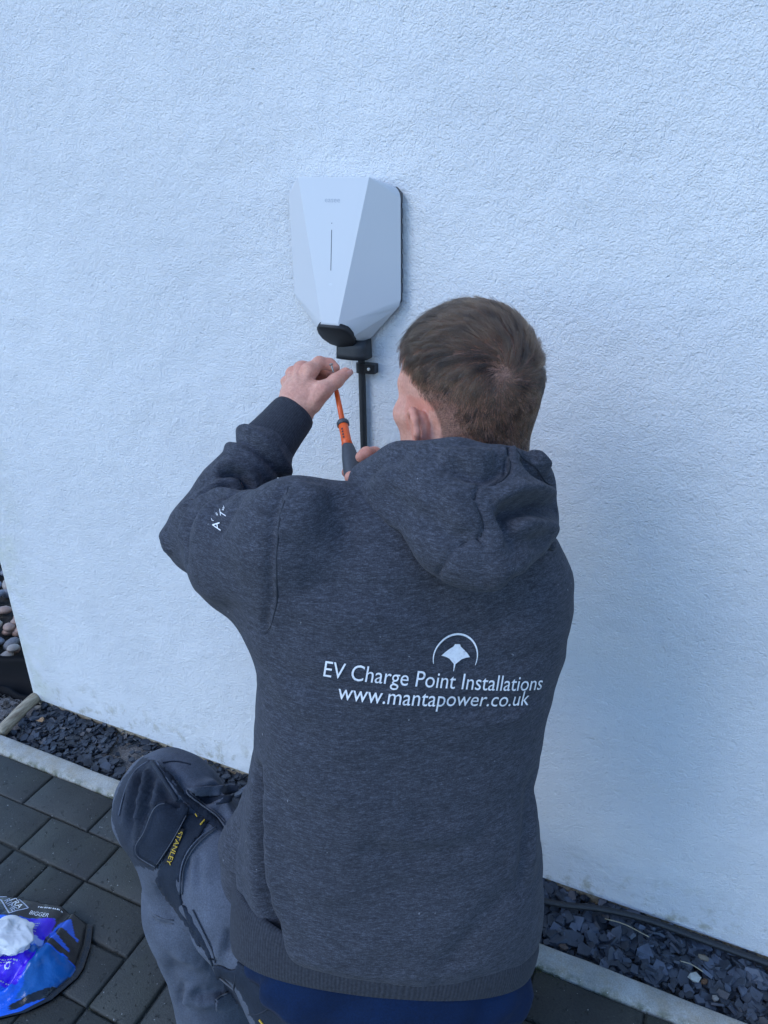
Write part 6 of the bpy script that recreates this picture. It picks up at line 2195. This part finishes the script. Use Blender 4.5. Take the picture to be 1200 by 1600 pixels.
# boots
def boot(ank, toe, parent):
    a = vec(ank)
    d = vec(toe) - vec((a[0], a[1], 0))
    d[2] = 0
    d /= np.linalg.norm(d)
    sd_ = np.cross(vec((0, 0, 1)), d)
    f = Field(a + vec((-0.32, -0.32, -0.1)), a + vec((0.32, 0.32, 0.09)), 0.006)
    g0 = vec((a[0], a[1], 0))
    f.cone(a + vec((0, 0, -0.02)), g0 + vec((0, 0, 0.05)), 0.046, 0.048, 0)
    f.cone(g0 - d * 0.035 + vec((0, 0, 0.042)), g0 + d * 0.16 + vec((0, 0, 0.040)), 0.040, 0.044, 0.03)
    v, q = f.mesh()
    v = laplace(v, q, 2)
    v[:, 2] = np.maximum(v[:, 2], 0.004)
    return np_mesh('boot', v, q, M['black_rubber'], parent)
boot(ANL, ANL + vec((-0.16, 0.13, 0)), man)
boot(ANR + vec((0, 0, 0.0)), ANR + vec((-0.10, 0.15, 0)), man)

# ------------------------------------------------------------------ hair: real strands rooted in the scalp
def make_hair_material():
    m = bpy.data.materials.new('brown_hair')
    m.use_nodes = True
    nt = m.node_tree
    nt.nodes.clear()
    out = nt.nodes.new('ShaderNodeOutputMaterial')
    h = nt.nodes.new('ShaderNodeBsdfHairPrincipled')
    h.parametrization = 'COLOR'
    info = nt.nodes.new('ShaderNodeAttribute')
    info.attribute_name = 'tone'
    rp = nt.nodes.new('ShaderNodeValToRGB')
    rp.color_ramp.elements[0].color = (0.007, 0.0042, 0.003, 1)
    rp.color_ramp.elements[1].color = (0.056, 0.032, 0.018, 1)
    nt.links.new(info.outputs['Fac'], rp.inputs[0])
    nt.links.new(rp.outputs[0], h.inputs['Color'])
    h.inputs['Roughness'].default_value = 0.38
    h.inputs['Radial Roughness'].default_value = 0.5
    nt.links.new(h.outputs[0], out.inputs[0])
    return m
M['hair'] = make_hair_material()

tri = np.concatenate([hq[:, [0, 1, 2]], hq[:, [0, 2, 3]]])
A_, B2_, C2_ = hv[tri[:, 0]], hv[tri[:, 1]], hv[tri[:, 2]]
area = np.linalg.norm(np.cross(B2_ - A_, C2_ - A_), axis=1) / 2
wz = area * hz[tri].mean(1)
NH = 52000
rg_ = np.random.default_rng(12)
pick = rg_.choice(len(tri), NH, p=wz / wz.sum())
r1, r2 = np.sqrt(rg_.random(NH)), rg_.random(NH)
root = A_[pick] * (1 - r1)[:, None] + B2_[pick] * (r1 * (1 - r2))[:, None] + C2_[pick] * (r1 * r2)[:, None]
hn = normals(hv, hq)
nrm_ = hn[tri[pick, 0]]
lr = (root - HEAD) @ AX.T
f3, l3, u3 = lr[:, 0], lr[:, 1], lr[:, 2]
# the crown whorl, high on the back of the head
tgt = vec((-0.2347, -0.3620, 1.1690))
sc_ok = hz > 0.5
whorl = hv[sc_ok][np.argmin(np.linalg.norm(hv[sc_ok] - tgt, axis=1))]
rad = root - whorl
rad -= nrm_ * (rad * nrm_).sum(1)[:, None]
dist = np.linalg.norm(rad, axis=1, keepdims=True)
rad /= np.maximum(dist, 1e-6)
swirl = np.cross(nrm_, rad)
top = np.clip((u3 - 0.028) / 0.03, 0, 1)
fwd_f = np.tile(hf, (NH, 1)) + 0.28 * np.tile(hl, (NH, 1)) * np.clip(l3 / 0.05, -1, 1)[:, None]
side = np.clip((np.abs(l3) - 0.03) / 0.03, 0, 1) * (1 - top)
down = -np.tile(hu, (NH, 1)) + 0.55 * np.tile(hf, (NH, 1)) * side[:, None]
near = np.exp(-(dist[:, 0] / 0.040) ** 2)
d_ = rad * (0.55 + 0.8 * near)[:, None] + swirl * (0.30 + 0.45 * near)[:, None] + fwd_f * (top * (1 - near) * 0.9)[:, None] + down * ((1 - top) * 0.95 * (1 - near))[:, None]
clump = np.stack([fbm(root, 75.0, 21.0 + i) for i in range(3)], 1)
clump2 = np.stack([fbm(root, 150.0, 41.0 + i) for i in range(3)], 1)
d_ += clump * 0.55 + clump2 * 0.35 + rg_.normal(0, 0.13, (NH, 3))
d_ -= nrm_ * (d_ * nrm_).sum(1)[:, None]
d_ /= np.maximum(np.linalg.norm(d_, axis=1, keepdims=True), 1e-6)
# length: long on top, short fade round ears and nape
fade_f = np.clip((u3 + 0.012 + 0.40 * np.clip(-f3 - 0.02, 0, 0.06)) / 0.075, 0, 1)
ln_ = 0.0040 + 0.030 * fade_f ** 1.9 + 0.012 * top * np.clip((f3 + 0.02) / 0.06, 0, 1)
backm = np.clip((-f3 - 0.035) / 0.03, 0, 1) * (1 - top)
ln_ = np.where(backm > 0, np.maximum(ln_, 0.0120 * backm * np.clip((u3 + 0.135) / 0.03, 0.6, 1)), ln_)
ln_ *= rg_.uniform(0.75, 1.15, NH)
ln_ *= 1 - 0.35 * near
lift = 0.34 + 0.20 * near + rg_.normal(0, 0.09, NH) + 0.12 * (1 - fade_f) + 0.16 * clump2[:, 0]
K = 6
pts_ = np.zeros((NH, K, 3), np.float32)
grav = np.array([0, 0, -1.0])
cur = root - nrm_ * 0.0006
dirn = d_ + nrm_ * lift[:, None]
dirn /= np.linalg.norm(dirn, axis=1, keepdims=True)
for k in range(K):
    pts_[:, k] = cur
    cur = cur + dirn * (ln_ / (K - 1))[:, None]
    q = (cur - HEAD) @ AX.T                                # keep combing along the skull
    nn = np.stack([q[:, 0] / 0.0895 ** 2, q[:, 1] / 0.070 ** 2, (q[:, 2] - 0.014) / 0.089 ** 2], 1)
    nn /= np.linalg.norm(nn, axis=1, keepdims=True)
    nn = nn @ AX
    dirn = dirn - nn * (dirn * nn).sum(1)[:, None] * 0.55 + grav * 0.04 + clump * 0.06 + clump2 * 0.05
    dirn /= np.linalg.norm(dirn, axis=1, keepdims=True)
# strands gather into clumps that follow a leading strand
from mathutils.kdtree import KDTree
NG = 1500
kd = KDTree(NG)
gi = rg_.choice(NH, NG, replace=False)
for n_, g_ in enumerate(gi):
    kd.insert(root[g_], n_)
kd.balance()
lead = np.array([gi[kd.find(r_)[1]] for r_ in root])
tt = np.linspace(0, 1, K)[None, :, None]
long_ = np.clip((ln_ - 0.008) / 0.018, 0, 1)[:, None, None]
scl = (ln_ / np.maximum(ln_[lead], 1e-6))[:, None, None]
goal = pts_[lead] - pts_[lead][:, :1] + root[:, None] * 0.55 + pts_[lead][:, :1] * 0.45
goal = np.where(scl < 1, pts_[:, :1] + (goal - pts_[:, :1]) * np.clip(scl, 0.5, 1), goal)
goal[:, 0] = pts_[:, 0]
kk = 0.80 * long_ * tt ** 0.8
pts_ = (pts_ * (1 - kk) + goal * kk).astype(np.float32)
# wayward single hairs
stray = rg_.random(NH) < 0.03
out_n = nrm_[:, None] * (tt ** 1.5) * 0.007
pts_ += np.where(stray[:, None, None], out_n * long_, 0).astype(np.float32)
cu = bpy.data.hair_curves.new('hair')
cu.add_curves([K] * NH)
cu.attributes['position'].data.foreach_set('vector', pts_.ravel())
ra_ = cu.attributes.get('radius') or cu.attributes.new('radius', 'FLOAT', 'POINT')
rad_v = np.tile(np.linspace(1.0, 0.35, K), (NH, 1)) * (0.00012 * rg_.uniform(0.8, 1.25, NH))[:, None]
ra_.data.foreach_set('value', rad_v.astype(np.float32).ravel())
tone = 0.5 + 0.85 * clump[:, 0] + 0.55 * clump2[:, 1] + 0.30 * (rg_.random(NG)[np.searchsorted(np.sort(gi), lead)] - 0.5) + 0.35 * (rg_.random(NH) - 0.5)
ta_ = cu.attributes.new('tone', 'FLOAT', 'CURVE')
ta_.data.foreach_set('value', np.clip(tone, 0, 1).astype(np.float32))
cu.materials.append(M['hair'])
hair = bpy.data.objects.new('hair', cu)
place(hair, man)

# ------------------------------------------------------------------ screwdriver
M['orange'] = plain('orange_insulation', (0.72, 0.10, 0.012), 0.38, 0.08, 80)
M['grip'] = plain('grey_grip_rubber', (0.050, 0.056, 0.064), 0.55, 0.15, 150, 0.1)
sdv = thing('screwdriver', 'orange and grey insulated screwdriver held in his hands below the charger', 'screwdriver', (-0.4601, -0.3022, 1.0125))
SB, STP = vec((-0.4331, -0.3353, 0.9713)), vec((-0.5511, -0.1755, 1.0894))
sax = STP - SB
SLEN = np.linalg.norm(sax)
sax /= SLEN
ss = np.cross(sax, vec((0.4, -0.8, 0.4)))
ss /= np.linalg.norm(ss)
sc2 = np.cross(sax, ss)
def turned(name, prof, m, parent, n=20, squash=None):
    V, Fc = [], []
    for t_, r_ in prof:
        for k in range(n):
            a = 2 * math.pi * k / n
            rr_ = r_ * (1 + (squash(a) if squash else 0))
            V.append(SB + sax * t_ * SLEN + ss * (math.cos(a) * rr_) + sc2 * (math.sin(a) * rr_))
    for i in range(len(prof) - 1):
        for k in range(n):
            Fc.append((i * n + k, i * n + (k + 1) % n, (i + 1) * n + (k + 1) % n, (i + 1) * n + k))
    Fc.append(tuple(range(n))[::-1])
    Fc.append(tuple((len(prof) - 1) * n + k for k in range(n)))
    return mesh_from(name, V, Fc, m, parent, smooth=True)
turned('grip', [(0.0, 0.007), (0.03, 0.0105), (0.12, 0.0130), (0.22, 0.0135), (0.32, 0.0118), (0.405, 0.0086), (0.412, 0.0080)], M['grip'], sdv, 24, lambda a: 0.05 * math.cos(3 * a))
turned('neck', [(0.410, 0.0082), (0.45, 0.0073), (0.52, 0.0069), (0.572, 0.0073), (0.576, 0.0068)], M['orange'], sdv, 20)
turned('collar', [(0.575, 0.0075), (0.578, 0.0090), (0.600, 0.0090), (0.606, 0.0082), (0.607, 0.004)], M['grip'], sdv, 20)
turned('insulated_shaft', [(0.60, 0.0040), (0.84, 0.0038), (0.90, 0.0030)], M['orange'], sdv, 14)
turned('steel_tip', [(0.90, 0.0026), (0.97, 0.0024), (1.0, 0.0012)], M['steel'], sdv, 10)
V, Fc = [], []                                            # worn rating marks on the neck
for a0 in (0.6, 2.3, 4.2):
    for q in range(4):
        b = len(V)
        for t_, a in ((0.455 + q * 0.022, a0), (0.455 + q * 0.022, a0 + 0.3), (0.468 + q * 0.022, a0 + 0.3), (0.468 + q * 0.022, a0)):
            r_ = 0.0079
            V.append(SB + sax * t_ * SLEN + ss * (math.cos(a) * r_) + sc2 * (math.sin(a) * r_))
        Fc.append((b, b + 1, b + 2, b + 3))
mesh_from('rating_mark', V, Fc, M['black_plastic'], sdv)

# small screw held between finger and thumb
s0, s1 = vec((-0.5474, -0.1886, 1.1124)), vec((-0.5411, -0.1924, 1.0995))
P = [s0 + (s1 - s0) * t_ for t_ in (0, 0.05, 0.14, 0.18, 0.3, 0.6, 0.9, 1.0)]
scw = tube('screw', P, [0.0022, 0.0030, 0.0030, 0.0016, 0.0017, 0.0016, 0.0014, 0.0003], plain('dull_steel', (0.30, 0.28, 0.25), 0.4, 0.2, 300, Metallic=0.8), None, 10)
tag(scw, 'small metal screw pinched between his finger and thumb', 'screw')
